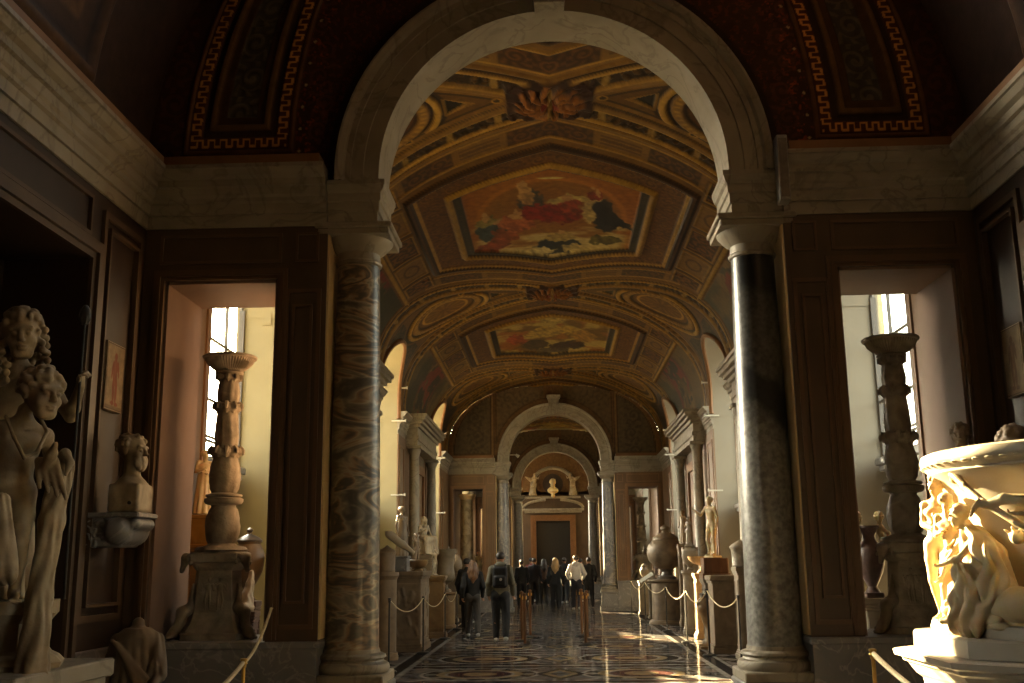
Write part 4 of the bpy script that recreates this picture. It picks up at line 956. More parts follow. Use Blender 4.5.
def hand(S, w, tip, R_side, sc=1.0, curl=.6):
    """w wrist, tip: direction end of the palm, R_side: unit vector towards the thumb"""
    w = np.array(w, float); d = np.array(tip, float)-w; d /= np.linalg.norm(d); sd_ = np.array(R_side, float); sd_ -= d*(sd_ @ d); sd_ /= np.linalg.norm(sd_); nn = np.cross(d, sd_)
    S.cap(w, w+d*.045*sc, .022*sc, .026*sc, .015*sc)
    for i in range(4):
        b = w+d*(.075*sc)+sd_*((1.5-i)*.019*sc); S.cap(w+d*.03*sc+sd_*((1.5-i)*.014*sc), b, .016*sc, .0125*sc, .012*sc)
        l = (.034, .038, .036, .028)[i]*sc; c1 = curl; m = b+(d*math.cos(c1)+nn*math.sin(c1))*l; e = m+(d*math.cos(c1*2.2)+nn*math.sin(c1*2.2))*l*.85
        S.cap(b, m, .0105*sc, .0095*sc, .004*sc); S.cap(m, e, .0095*sc, .008*sc, .004*sc)
    b = w+d*.025*sc+sd_*.022*sc; m = b+(d*.6+sd_*.75)*.035*sc; e = m+(d*.85+sd_*.2+nn*.4*curl)*.032*sc; S.cap(b, m, .014*sc, .0115*sc, .01*sc); S.cap(m, e, .0115*sc, .009*sc, .005*sc)
def body(S, J, sc=1.0, fem=False, hands=True, feet=True, k=1.0):
    """J: joints pelvis chest neck shL shR elL elR wrL wrR hipL hipR knL knR anL anR (arrays, metres)"""
    J = {a: np.array(b, float) for a, b in J.items()}; g = sc; up = (J['chest']-J['pelvis']); up = up/np.linalg.norm(up)
    ac = J['shL']-J['shR']; ac /= np.linalg.norm(ac); fw = np.cross(ac, up); fw /= -np.linalg.norm(fw)*1.0
    # fw now points to the front (local -y when ac=+x, up=+z gives cross = -y ; sign fixed below)
    fw = np.cross(up, ac); fw = -fw/np.linalg.norm(fw); ac2 = np.cross(up, fw); 
    Rt = np.stack([ac, -fw, up], 1); Rt = np.linalg.qr(Rt)[0]*np.sign(np.diag(np.linalg.qr(Rt)[1]))
    P, C, N = J['pelvis'], J['chest'], J['neck']; mid = (P+C)/2
    w = .9 if fem else 1.0
    S.ell(C+up*.01*g, (.158*w*g, .108*g, .165*g), .05*g, Rt); S.ell(mid, (.128*w*g, .095*g, .15*g), .05*g, Rt); S.ell(P, (.155*g, .112*g, .115*g), .05*g, Rt)
    for s, a in ((1, 'L'), (-1, 'R')):
        sh, el, wr, hp, kn, an = (J[q+a] for q in ('sh', 'el', 'wr', 'hip', 'kn', 'an'))
        S.cap(N-up*.02*g, sh, .048*g, .045*g, .05*g)
        pc = C+ac*s*.075*g+fw*.055*g+up*.045*g
        if fem: S.ell(pc+fw*.02*g-up*.02*g, (.052*g, .05*g, .052*g), .025*g)
        else: S.ell(pc, (.078*g, .052*g, .055*g), .022*g, Rt)
        S.ell(sh, (.058*g,)*3, .03*g)
        S.chain([sh, (sh*.5+el*.5), el], [.050*g*w, .046*g*w, .037*g*w], .02*g); m = el*.7+wr*.3; S.chain([el, m, wr], [.037*g, .041*g*w, .026*g], .02*g)
        S.chain([hp, hp*.6+kn*.4, kn], [.088*g, .080*g, .054*g], .03*g); bk = kn*.68+an*.32-fw*.012*g; S.chain([kn, bk, an], [.053*g, .056*g, .034*g], .02*g)
        S.ell(hp-fw*.055*g, (.075*g, .07*g, .08*g), .03*g)
        if feet:
            t = an+fw*.15*g; t[2] = an[2]-.055*g; hl = an-fw*.035*g; hl[2] = an[2]-.05*g; S.cap(an, hl, .034*g, .032*g, .02*g); S.cap(an-up*.02*g, t, .036*g, .024*g, .025*g)
            side = ac*.018*g
            for i in range(-2, 3): tt = t+side*i*.85; S.cap(tt, tt+fw*.035*g, .013*g, .011*g, .006*g)
        if hands:
            d = wr-el; d /= np.linalg.norm(d); hand(S, wr, wr+d, fw, g, .7)
    if not fem:
        for i in range(3):
            for s in (-1, 1): S.ell(mid+fw*.083*g+ac*s*.03*g+up*(.055-.055*i)*g, (.024*g, .009*g, .022*g), .015*g, Rt)
    S.cap(N-up*.03*g, N+(up*.6+fw*.1)*.10*g, .055*g*w, .05*g*w, .03*g)
def stand(h=1.75, lean=.0, armL=None, armR=None, hipshift=.03, step=0.0, base=(0, 0, 0)):
    """joint set of a standing figure that faces -y; +x is its left side"""
    k = h/1.75; q = hipshift
    J = dict(pelvis=(q, 0, .94), chest=(q*.2, .0, 1.26), neck=(-q*.2, 0, 1.47), shL=(.168, 0, 1.405-q*.5), shR=(-.168, 0, 1.405+q*.5), hipL=(.085+q, 0, .92), hipR=(-.085+q, 0, .90), knL=(.10+q*.5, -.03-step*.5, .49), knR=(-.12+q*.3, -.06+step*.3, .48), anL=(.10, -step*.2, .085), anR=(-.15, .06+step, .09))
    J['elL'] = (.25, .03, 1.12); J['wrL'] = (.25, -.06, .88); J['elR'] = (-.26, .03, 1.13); J['wrR'] = (-.25, -.06, .88)
    if armL: J['elL'], J['wrL'] = armL
    if armR: J['elR'], J['wrR'] = armR
    J['head'] = (-q*.2, -.01, 1.62)
    for a in J:
        v = np.array(J[a], float)*k; v[0] += lean*v[2]; J[a] = v+np.array(base)
    J['k'] = k; return J
def figure(S, J, rz=0, rx=0, ry=0, hair='curly', fem=False, beard=False, hands=True, hm=None, feet=True, headless=False):
    k = J['k']; JJ = {a: b for a, b in J.items() if a not in ('k', 'head')}; body(S, JJ, k, fem, hands, feet)
    if not headless: head(S, J['head'], rotm(rz, rx, ry), k*1.1, hair, beard, hm)
def at_(o, loc, rz=0, sc=1.0): o.location = loc; o.rotation_euler = (0, 0, rz); o.scale = (sc,)*3; return o
def place(V, loc, rz=0, sc=1.0): return Matrix.Translation(loc) @ Matrix.Rotation(rz, 4, 'Z') @ Matrix.Scale(sc, 4)
#@@END_TOOLS
# ================================================================== sculpture and furniture of the nearest bays
def lathe_thing(name, label, cat, loc, parts, group=None, rz=0):
    """parts: list of (part name, material, profile, mod, n)"""
    t = thing(name, label, cat, loc, rz, group)
    for pn, m, prof, mod, n in parts: b = MB(); b.lathe(prof, n=n, mod=mod); b.build(pn, MT[m], t)
    return t
def pedestal(loc, w, d, h, m, label, name='pedestal', rz=0, group=None, rd=False):
    t = thing(name, label, 'pedestal', loc, rz, group)
    b = MB(); c = MB(); e = MB(); k = max(.03, h*.035)
    if rd:
        r = w/2
        b.lathe([(r*1.22, 0), (r*1.22, k*1.4), (r*1.16, k*1.6), (r*1.14, k*2.4), (r*1.04, k*2.7)], n=32); c.lathe([(r, k*2.6), (r*.98, h-k*2.4)], n=32); e.lathe([(r*.98, h-k*2.5), (r*1.05, h-k*2.1), (r*1.16, h-k*1.3), (r*1.2, h-k*1.2), (r*1.2, h)], n=32)
    else:
        def bx(m_, f, z0, z1, bv=.008): m_.box(-w/2*f, w/2*f, -d/2*f, d/2*f, z0, z1, bv)
        bx(b, 1.16, 0, k*1.6); bx(b, 1.10, k*1.6, k*2.2); bx(b, 1.04, k*2.2, k*2.8); bx(c, .96, k*2.8, h-k*2.6); bx(e, 1.02, h-k*2.6, h-k*2.0); bx(e, 1.09, h-k*2.0, h-k*1.3); bx(e, 1.15, h-k*1.3, h)
        frame_strip(c, 'Y', -d/2*.96, -w/2*.8, w/2*.8, k*4, h-k*4, w*.05, .012, -1); frame_strip(c, 'X', w/2*.96, -d/2*.8, d/2*.8, k*4, h-k*4, w*.05, .012, 1); frame_strip(c, 'X', -w/2*.96, -d/2*.8, d/2*.8, k*4, h-k*4, w*.05, .012, -1)
    b.build('base', MT[m], t); c.build('die', MT[m], t); e.build('cap', MT[m], t); return t
# ---- the pair of figures at the left edge
def left_group():
    t = thing('statue_group', 'aged marble group of a curly haired youth with a staff behind a young satyr', 'statue', (-3.02, 5.8, 1.02))
    off = np.array((-3.02, 5.8, 1.02)); L = lambda *p: np.array(p)-off
    S = Sculpt(.0072)
    J = dict(pelvis=L(-3.36, 6.12, 2.27), chest=L(-3.30, 6.12, 2.56), neck=L(-3.24, 6.06, 2.755), shL=L(-3.10, 6.10, 2.67), shR=L(-3.45, 6.12, 2.66), elL=L(-2.93, 6.14, 2.44), wrL=L(-2.815, 5.99, 2.60), elR=L(-3.58, 6.05, 2.42), wrR=L(-3.55, 5.85, 2.2), hipL=L(-3.28, 6.12, 2.2), hipR=L(-3.45, 6.12, 2.2), knL=L(-3.26, 6.04, 1.8), knR=L(-3.46, 6.04, 1.8), anL=L(-3.26, 6.08, 1.47), anR=L(-3.46, 6.08, 1.47))
    body(S, J, .96, hands=False); hand(S, L(-2.815, 5.99, 2.60), L(-2.79, 5.93, 2.70), (.2, -.9, .2), .95, 1.0)
    head(S, L(-3.19, 5.99, 2.915), rotm(.42, .12, -.1), 1.3, 'long')
    S.build('tall_figure', MT['statue'], t)
    S = Sculpt(.01); S.robe([(*L(-3.34, 6.1, 1.38), .26, .2), (*L(-3.33, 6.08, 1.8), .235, .17), (*L(-3.35, 6.1, 2.2), .19, .14), (*L(-3.36, 6.12, 2.32), .15, .11)], 13, .16); S.cap(L(-3.5, 6.0, 2.28), L(-3.18, 6.0, 2.20), .05, .04, .02, fold=(5, .2)); S.build('drapery', MT['statue'], t)
    S = Sculpt(.0065); k = .80
    J = dict(pelvis=L(-3.00, 5.66, 1.98), chest=L(-2.985, 5.64, 2.21), neck=L(-2.945, 5.62, 2.355), shL=L(-2.865, 5.71, 2.27), shR=L(-3.075, 5.58, 2.295), elL=L(-2.87, 5.88, 2.1), wrL=L(-2.83, 5.86, 1.96), elR=L(-3.085, 5.50, 2.055), wrR=L(-2.985, 5.42, 1.885), hipL=L(-2.945, 5.68, 1.94), hipR=L(-3.06, 5.64, 1.94), knL=L(-2.90, 5.60, 1.66), knR=L(-3.02, 5.52, 1.66), anL=L(-2.93, 5.64, 1.43), anR=L(-3.06, 5.60, 1.43))
    body(S, J, k, hands=False); hand(S, L(-2.985, 5.42, 1.885), L(-2.955, 5.38, 1.80), (.8, -.5, .3), .68, .7)
    head(S, L(-2.845, 5.60, 2.49), rotm(1.0, .10), 1.22, 'curly')
    S.build('satyr_figure', MT['statue'], t)
    S = Sculpt(.007)                                             # the skin knotted over the shoulder
    pts = [(-3.0, 5.53, 2.36), (-2.93, 5.50, 2.24), (-2.865, 5.50, 2.13), (-2.82, 5.54, 2.16), (-2.80, 5.60, 2.28), (-2.86, 5.62, 2.37)]
    for a, b in zip(pts[:-1], pts[1:]): S.cap(L(*a), L(*b), .011, .011, .008)
    for dx in (0, .02, -.02): S.cap(L(-2.93+dx, 5.40, 1.90), L(-2.90+dx*2.2, 5.42, 1.52), .035, .05, .02, fold=(5, .2))
    S.cap(L(-3.06, 5.46, 1.95), L(-3.13, 5.5, 1.5), .05, .06, .03, fold=(5, .2)); S.build('goat_skin', MT['statue'], t)
    S = Sculpt(.009)                                             # tree trunk with claws at its top
    S.chain([L(-2.79, 5.62, 1.02), L(-2.80, 5.66, 1.4), L(-2.775, 5.68, 1.8), L(-2.75, 5.70, 2.1)], [.085, .062, .062, .065], .03, fold=(7, .12))
    S.chain([L(-2.75, 5.68, 2.08), L(-2.70, 5.62, 2.16), L(-2.66, 5.60, 2.11), L(-2.67, 5.58, 2.04)], [.035, .03, .022, .01], .01); S.chain([L(-2.80, 5.58, 2.05), L(-2.73, 5.52, 2.14), L(-2.70, 5.50, 2.2)], [.035, .03, .015], .012)
    for i in range(4): S.cap(L(-2.82+.03*i, 5.57, 2.12), L(-2.78+.05*i, 5.52, 1.97-.02*i), .022, .012, .012)
    S.build('tree_trunk', MT['statue'], t)
    b = MB(); b.lathe([(.42, .0), (.43, .03), (.40, .06), (.36, .08), (.345, .10), (.345, .24), (.36, .26), (.385, .29), (.385, .36)], tuple(L(-3.20, 5.86, 1.02)), 10, sx=1.05, sy=.9, smooth=False); b.build('plinth', MT['statue'], t)
    b = MB(); b.tube([L(-2.80, 5.95, 1.38), L(-2.80, 5.94, 2.0), L(-2.79, 5.93, 2.97)], .009, 8); b.build('staff', MT['black'], t)
    c = MB(); c.lathe([(.001, 2.95), (.018, 2.955), (.03, 2.98), (.034, 3.01), (.028, 3.045), (.012, 3.07), (.001, 3.075)], (*(L(-2.79, 5.93, 0)[:2]), -1.02), 14, mod=lambda a, z: 1+.12*math.cos(7*a+40*z)); c.build('pine_cone', MT['black'], t)
    p = thing('pedestal', 'large marble pedestal block under the statue group at the left edge', 'pedestal', (-3.3, 5.85, 0))
    b = MB(); b.box(-.86, .60, -.58, .62, .92, 1.02, .01); b.box(-.86, .57, -.55, .58, .86, .92, .01); b.build('cap', MT['marble'], p); b = MB(); b.box(-.84, .53, -.50, .52, .16, .86, .01); b.build('die', MT['statue'], p); b = MB(); b.box(-.86, .60, -.58, .62, 0, .16, .01); b.build('base', MT['marble'], p)
left_group()
# ---- bearded bust on its carved wall bracket
def bust_bearded():
    t = thing('bust', 'marble herm bust of a bearded man in profile, on a carved wall bracket', 'bust', (-3.29, 8.0, 1.955))
    S = Sculpt(.006); head(S, (-.0, .0, .475), rotm(1.35), 1.12, 'short', True); S.cap((0, 0, .24), (0.0, 0, .40), .066, .060, .03)
    S.box((-.12, -.15, 0), (.12, .15, .22), .025, .03); S.ell((0, 0, .21), (.115, .14, .08), .03); S.build('bust_figure', MT['statue'], t)
    b = MB(); b.lathe([(.0, 0), (.014, 0), (.014, .012), (0, .012)], n=12, T=Matrix.Translation((.06, -.155, .07)) @ Matrix.Rotation(PI/2, 4, 'X')); b.build('dowel_hole', MT['black'], t)
    r = thing('wall_bracket', 'grey carved marble bracket with a scroll, under the bearded bust', 'bracket', (-3.5, 8.0, 1.70))
    b = MB(); b.box(-.04, .36, -.2, .2, .215, .255, .01); b.build('shelf', MT['dado'], r)
    S = Sculpt(.007); S.box((-.04, -.18, 0), (.22, .18, .22), .01); S.cap((.20, -.16, .12), (.20, .16, .12), .105, k=.02); S.cap((.31, -.14, .17), (.31, .14, .17), .045, k=.02)
    rs = np.random.RandomState(8)
    for i in range(26): a = (rs.rand()*.26-.02, -.18, rs.rand()*.19+.01); S.cap(a, (a[0]+rs.uniform(-.05, .05), -.188, a[2]+rs.uniform(-.05, .05)), .012, .008, .006)
    for i in range(7): S.cap((.235, -.18+.06*i, .03), (.31, -.18+.06*i, .15), .012, .012, .008)
    S.build('scroll', MT['dado'], r)
bust_bearded()
# ---- headless draped fragment
def fragment():
    pedestal((-3.16, 7.98, 0), .46, .42, .42, 'dado', 'low grey plinth under the headless draped statue')
    S = Sculpt(.008); S.robe([(0, 0, 0, .20, .16), (0, 0, .3, .18, .14), (0, 0, .52, .155, .12), (0, 0, .62, .15, .11), (0, 0, .68, .09, .08)], 13, .17, ph=1); S.ell((0, 0, .60), (.17, .11, .09), .04); S.cap((0, 0, .64), (0, 0, .72), .05, .045, .02)
    S.cap((-.15, 0, .60), (-.21, -.06, .32), .05, .04, .02, fold=(5, .15)); S.cap((.15, 0, .60), (.22, -.08, .36), .05, .045, .02, fold=(5, .15)); S.cap((.22, -.08, .36), (.20, -.16, .30), .035, .03, .02)
    for i in range(5): S.cap((-.14+.03*i, -.12, .60-.03*i), (.14, -.14-.01*i, .34-.055*i), .018, .018, .02)
    S.cap((.17, -.08, .42), (.19, -.10, .08), .04, .05, .02, fold=(6, .2)); S.cap((-.19, -.05, .34), (-.21, -.04, .05), .035, .05, .02, fold=(6, .2))
    o = S.build('headless_statue', MT['stone']); at_(o, (-3.16, 7.98, .42)); setp(o, 'headless draped marble statue standing low in the dark corner by the front wall', 'statue')
fragment()
# ---- painted panels hung on the pilasters
def mosaic(sx, seed, label):
    w, h = (.32, .52); nx, nz = 90, 140; u = np.linspace(-w/2, w/2, nx); v = np.linspace(-h/2, h/2, nz); U, V = np.meshgrid(u, v, indexing='ij')
    c = np.ones(U.shape+(3,))*np.array((.50, .36, .20) if sx < 0 else (.30, .22, .12)); c = c*(.75+.4*fbm(U*40+seed, V*40)[..., None])
    n = .006*(fbm(U*60, V*60)-.5); x = (U+n)/w*2; y = (V+n)/h*2; co = (.36, .075, .025) if sx < 0 else (.17, .09, .04)
    for cx, cy, rx, ry, ro in ((0, .62, .17, .12, 0), (0, .30, .26, .26, 0), (-.02, -.0, .24, .28, .1), (-.14, -.42, .14, .36, .1), (.16, -.44, .13, .36, -.1), (.33, .25, .09, .28, .3), (-.33, .2, .09, .3, -.3), (-.2, -.8, .2, .07, 0), (.24, -.82, .2, .07, 0)):
        c = mixc(c, co, blob(x, y, cx, cy, rx, ry, ro, .15))
    c = mixc(c, (.42, .12, .05) if sx < 0 else (.26, .15, .07), .6*blob(x, y, -.03, .1, .1, .5, .05, .5)); c = mixc(c, (.30, .20, .10), band(y, -.97, -.88, .02)); c = mixc(c, (.16, .09, .04), np.clip((np.abs(x) > .95)*1.+(np.abs(y) > .965), 0, 1))
    yc = 8.005; P = np.stack([np.full(U.shape, sx*3.475), yc+U*(-sx), 3.015+V], -1).reshape(-1, 3)
    t = thing('painted_panel', label, 'picture', (sx*3.5, yc, 3.0)); 
    o = np_mesh('picture_surface', P-np.array((sx*3.5, yc, 3.0)), grid_quads(nx, nz), MT['paint'], t, col=(c*.6).reshape(-1, 3))
    b = MB(); b.box(sx*.035, -sx*.022, -w/2-.006, w/2+.006, .015-h/2-.006, .015+h/2+.006); b.build('backing', MT['statue'], t)
mosaic(-1, 3, 'small upright panel with a red standing figure, hung on the left pilaster'); mosaic(1, 21, 'small upright panel with a brown figure, hung on the right pilaster')
# ---- the two great candelabra in the near side bays
def fl(n, a, zlo=-9, zhi=9): return lambda th, z: 1+(a*(abs(math.sin(n*th/2))-.5) if zlo < z < zhi else 0)
def candelabrum(x, y, z0, label, sc=1.0, mat_='candstone', wide=1.0, hi=True):
    t = thing('candelabrum', label, 'candelabrum', (x, y, z0)); m = MT[mat_]; k = sc
    # triangular altar base with a broad front
    b = MB(); W_ = wide
    def tri(z, r, cut=.30):
        out = []
        for i in range(3):
            a = -PI/2+PI/3+i*2*PI/3
            for s in (-cut, cut): out.append((r*W_*math.cos(a+s), r*math.sin(a+s), z*k))
        return out
    lv = [(0, .35, .34), (.05, .35, .34), (.06, .31, .30), (.14, .255, .30), (.22, .225, .28), (.56, .198, .28), (.58, .22, .3), (.62, .245, .3), (.63, .28, .3), (.70, .285, .3), (.715, .25, .3)]
    vs = []; fs = []
    for z, r, c_ in lv: vs += tri(z, r*k, c_)
    for i in range(len(lv)-1):
        for j in range(6): fs.append((i*6+j, i*6+(j+1) % 6, i*6+6+(j+1) % 6, i*6+6+j))
    fs.append(tuple(range(5, -1, -1))); fs.append(tuple(range((len(lv)-1)*6, len(lv)*6))); b.add(vs, fs); b.build('altar_base', m, t)
    for i in range(3):
        S = Sculpt(.009 if hi else .02)
        a = -PI/2+PI/3+i*2*PI/3; ca, sa = math.cos(a), math.sin(a); P = lambda r, z, w_=0: (r*W_*k*ca-w_*sa*k, r*k*sa+w_*ca*k, z*k)
        S.ell(P(.29, .66), (.045*k, .045*k, .05*k), .02); S.cap(P(.29, .66), P(.32, .56), .035*k, .022*k, .02)            # ram's head
        for s in (-1, 1):
            for q in range(7): an = q*.75; S.ell(P(.275-.0+.02*math.cos(an), .655+.034*math.sin(an), s*(.045+.006*q)), (.016*k,)*3, .008)
        S.chain([P(.22, .26), P(.30, .22), P(.315, .13), P(.36, .06), P(.40, .03)], [.05*k, .05*k, .04*k, .045*k, .03*k], .02)           # clawed foot
        for s in (-1, 0, 1): S.cap(P(.39, .03, s*.025), P(.42, .02, s*.03), .018*k, .014*k, .008)
        S.cap(P(.24, .24), P(.22, .45), .03*k, .012*k, .02); S.build('corner_ornament', m, t)
    S = Sculpt(.007 if hi else .012)                       # two small figures in relief on the front
    for s in (-1, 1):
        S.ell((s*.045*k, -.142*k, .49*k), (.018*k, .016*k, .022*k), .006); S.ell((s*.05*k, -.140*k, .42*k), (.032*k, .02*k, .045*k), .01)
        for q in (-1, 1): S.chain([(s*.05*k+q*.012*k, -.142*k, .39*k), (s*.055*k+q*.02*k, -.150*k, .32*k), (s*.05*k+q*.018*k, -.155*k, .245*k)], [.016*k, .013*k, .01*k], .006); S.chain([(s*.05*k+q*.03*k, -.145*k, .445*k), (s*.05*k+q*.055*k, -.148*k, .40*k), (s*.05*k+q*.06*k, -.148*k, .45*k)], [.01*k, .009*k, .008*k], .006)
    if hi: S.build('relief', m, t)
    b = MB(); b.lathe([(r*k, z*k) for r, z in [(.21, .715), (.22, .73), (.20, .755), (.13, .77), (.11, .785), (.125, .81), (.140, .87), (.146, .93), (.138, 1.0), (.118, 1.07), (.10, 1.10), (.105, 1.115)]], n=40, mod=lambda th, z: 1+.05*math.cos(9*th+6*math.sin(14*z))); b.build('lower_baluster', m, t)
    b = MB(); b.lathe([(r*k, z*k) for r, z in [(.105, 1.11), (.15, 1.12), (.165, 1.14), (.165, 1.165), (.14, 1.175), (.155, 1.185), (.155, 1.20), (.10, 1.215)]], n=40); b.build('collar', m, t)
    b = MB(); b.lathe([(r*k, z*k) for r, z in [(.10, 1.21), (.12, 1.25), (.130, 1.31), (.133, 1.37), (.124, 1.44), (.105, 1.51), (.10, 1.54)]], n=40, mod=lambda th, z: 1+.045*math.cos(9*th-5*math.sin(14*z))); b.build('middle_baluster', m, t)
    def leafring(z, r, n, nm, dr=1):
        L_ = MB(); L_.lathe([(r*.72*k, (z-.05)*k), (r*.78*k, (z-.03)*k), (r*.95*k, (z-.015)*k), (r*1.0*k, z*k), (r*.98*k, (z+.03)*k), (r*.7*k, (z+.045)*k)], n=max(32, n*4), mod=lambda th, zz: 1+.09*math.cos(n*th))
        for i in range(n):
            a = 2*PI*i/n; L_.tube([((r*(.74+.30*math.sin(u*1.6)))*k*math.cos(a), (r*(.74+.30*math.sin(u*1.6)))*k*math.sin(a), (z+.03-.065*u*(u > .55)*u+.02*u)*k) for u in (0, .3, .6, .8, 1.0)], [.02*k, .024*k, .022*k, .018*k, .012*k], 6)
        L_.build(nm, m, t)
    leafring(1.565, .145, 10, 'leaf_collar')
    b = MB(); b.lathe([(r*k, z*k) for r, z in [(.085, 1.57), (.10, 1.62), (.106, 1.70), (.098, 1.80), (.088, 1.90), (.085, 1.93)]], n=40, mod=lambda th, z: 1+.05*math.cos(8*th+8*z)); b.build('upper_baluster', m, t)
    leafring(1.955, .12, 9, 'leaf_collar')
    b = MB(); b.lathe([(r*k, z*k) for r, z in [(.075, 1.96), (.092, 2.02), (.098, 2.08), (.09, 2.15), (.082, 2.2)]], n=40, mod=lambda th, z: 1+.05*math.cos(8*th-8*z)); b.build('top_stem', m, t)
    leafring(2.22, .105, 9, 'capital')
    b = MB(); n_ = 26
    b.lathe([(r*k, z*k) for r, z in [(.09, 2.24), (.12, 2.255), (.125, 2.27), (.115, 2.28), (.15, 2.31), (.19, 2.35), (.215, 2.39)]], n=n_*4, mod=fl(n_*2, .10, 2.285*k, 2.384*k)); b.lathe([(r*k, z*k) for r, z in [(.215, 2.388), (.232, 2.395), (.238, 2.41), (.228, 2.42), (.19, 2.40), (.10, 2.37), (.001, 2.36)]], n=48); b.build('bowl', m, t)
    return t
candelabrum(-2.895, 9.05, .955, 'tall carved marble candelabrum with a fluted bowl, standing in the left side bay')
candelabrum(2.905, 9.05, .955, 'tall carved marble candelabrum with a fluted bowl, standing in the right side bay', 1.02, 'candstone', 1.0)
# ---- things seen behind the left candelabrum
def lift(o, x, y, z, rz=0, sc=1): return at_(o, (x, y, z), rz, sc)
pedestal((-3.40, 10.02, 0), .19, .19, 1.72, 'ochre', 'slim ochre marble pillar behind the left candelabrum'); 
p = MB(); p.box(-.125, .125, -.12, .12, 0, .04, .006); p.box(-.11, .11, -.11, .11, .04, .27, .006); p.box(-.125, .125, -.12, .12, .27, .31, .006); o = p.build('gilt_plinth', MT['gold']); lift(o, -3.40, 10.02, 1.72); setp(o, 'gilded square plinth under the small draped child statue', 'plinth')
S = Sculpt(.007); J = stand(.62, armR=((-.24, -.05, 1.15), (-.05, -.22, 1.2)), armL=((.24, -.08, 1.15), (.08, -.24, 1.1))); figure(S, J, .7, hair='curly'); S.robe([(0, 0, .01, .09, .07), (0, 0, .2, .075, .055), (0, 0, .40, .062, .045), (.0, 0, .47, .05, .04)], 11, .2); o = S.build('child_statue', MT['statuewarm']); lift(o, -3.40, 10.02, 2.03, .35); setp(o, 'small draped child statue on a gilded plinth, left of the left candelabrum', 'statue')
pedestal((-3.03, 10.35, 0), .2, .2, 1.22, 'porphyry', 'dark square pedestal under the lidded vase')
lathe_thing('lidded_vase', 'dark lidded stone vase with a shiny knob, behind the left candelabrum', 'vase', (-3.03, 10.35, 1.22), [
    ('body', 'stone', [(.07, 0), (.075, .02), (.04, .05), (.035, .10), (.08, .17), (.13, .27), (.15, .38), (.145, .45), (.12, .51), (.10, .54), (.115, .56)], fl(24, .03), 48),
    ('lid', 'darkstone', [(.12, .56), (.125, .575), (.10, .60), (.05, .625), (.02, .635), (.015, .65), (.03, .665), (.03, .68), (.001, .70)], None, 32)])
pedestal((-2.68, 10.35, 0), .2, .2, .98, 'dado', 'grey block under the brown basin in the left bay')
lathe_thing('stone_basin', 'brown ribbed stone basin on a foot, half hidden behind the left pier', 'basin', (-2.68, 10.35, .98), [
    ('foot', 'ochre', [(.08, 0), (.085, .02), (.045, .05), (.035, .12), (.05, .2)], None, 24), ('bowl', 'ochre', [(.04, .18), (.09, .27), (.14, .40), (.165, .54), (.17, .62), (.178, .64), (.178, .66), (.16, .66), (.12, .5), (.001, .4)], fl(30, .03), 60)])
pedestal((-2.90, 9.92, 0), .17, .17, 1.14, 'porphyry', 'short speckled red pedestal beside the left candelabrum foot')
S = Sculpt(.006); S.chain([(0, 0, .0), (-.01, 0, .1), (.02, -.01, .22), (.03, -.02, .32)], [.06, .05, .035, .02], .02, fold=(5, .15)); S.cap((0, 0, .02), (.0, -.10, .02), .035, .025, .02)
o = S.build('marble_fragment', MT['craterm']); lift(o, -2.90, 9.92, 1.175); setp(o, 'pale broken marble fragment standing on the speckled red pedestal', 'fragment')
# ---- things behind the right candelabrum
pedestal((2.86, 10.0, 0), .22, .22, 1.20, 'craterm', 'white marble pedestal under the vase with child heads')
t = thing('figured_vase', 'reddish marble vase with two little child figures at its handles, on a white pedestal', 'vase', (2.86, 10.0, 1.20))
b = MB(); b.box(-.08, .08, -.08, .08, 0, .05, .006); b.lathe([(.07, .05), (.05, .08), (.04, .10), (.06, .14), (.10, .22), (.125, .32), (.125, .40), (.09, .47), (.06, .52), (.055, .56), (.08, .61), (.10, .63), (.10, .65), (.07, .65)], n=40); b.build('body', MT['porphyry'], t)
S = Sculpt(.006)
for s in (-1, 1):
    head(S, (s*.10, -.03, .72), rotm(-s*.3), .48, 'curly'); S.ell((s*.11, -.02, .62), (.035, .03, .05), .02); S.chain([(s*.10, -.03, .64), (s*.17, -.05, .58), (s*.16, -.06, .52)], [.02, .017, .014], .01); S.chain([(s*.10, -.02, .58), (s*.125, -.03, .50), (s*.09, -.03, .42)], [.026, .022, .014], .01)
S.build('child_figure', MT['statuewarm'], t)
# ---- small bust on a slim pillar, and herm in the dark right niche
pedestal((3.07, 8.12, 0), .17, .17, 2.08, 'stone', 'slim stone pillar behind the sculpted marble crater')
S = Sculpt(.006); head(S, (0, 0, .33), rotm(-.5), .82, 'curly'); S.cap((0, 0, .12), (0, 0, .27), .05, .042, .02); S.ell((0, 0, .09), (.09, .06, .08), .03); S.cap((0, 0, -.0), (0, 0, .05), .05, .035, .02); o = S.build('small_bust', MT['stone']); lift(o, 3.07, 8.12, 2.13); setp(o, 'small dark curly headed bust on a slim pillar above the crater rim', 'bust')
pedestal((3.02, 7.1, 0), .3, .3, 1.85, 'stone', 'tall dark pillar in the right niche behind the crater')
S = Sculpt(.008); head(S, (0, 0, .42), rotm(-.6), 1.15, 'curly', True); S.cap((0, 0, .16), (0, 0, .34), .07, .06, .03); S.box((-.14, -.1, 0), (.14, .1, .2), .05, .03); o = S.build('shadowed_bust', MT['stone']); lift(o, 3.02, 7.1, 1.85); setp(o, 'curly haired bust in deep shadow above the right end of the crater', 'bust')
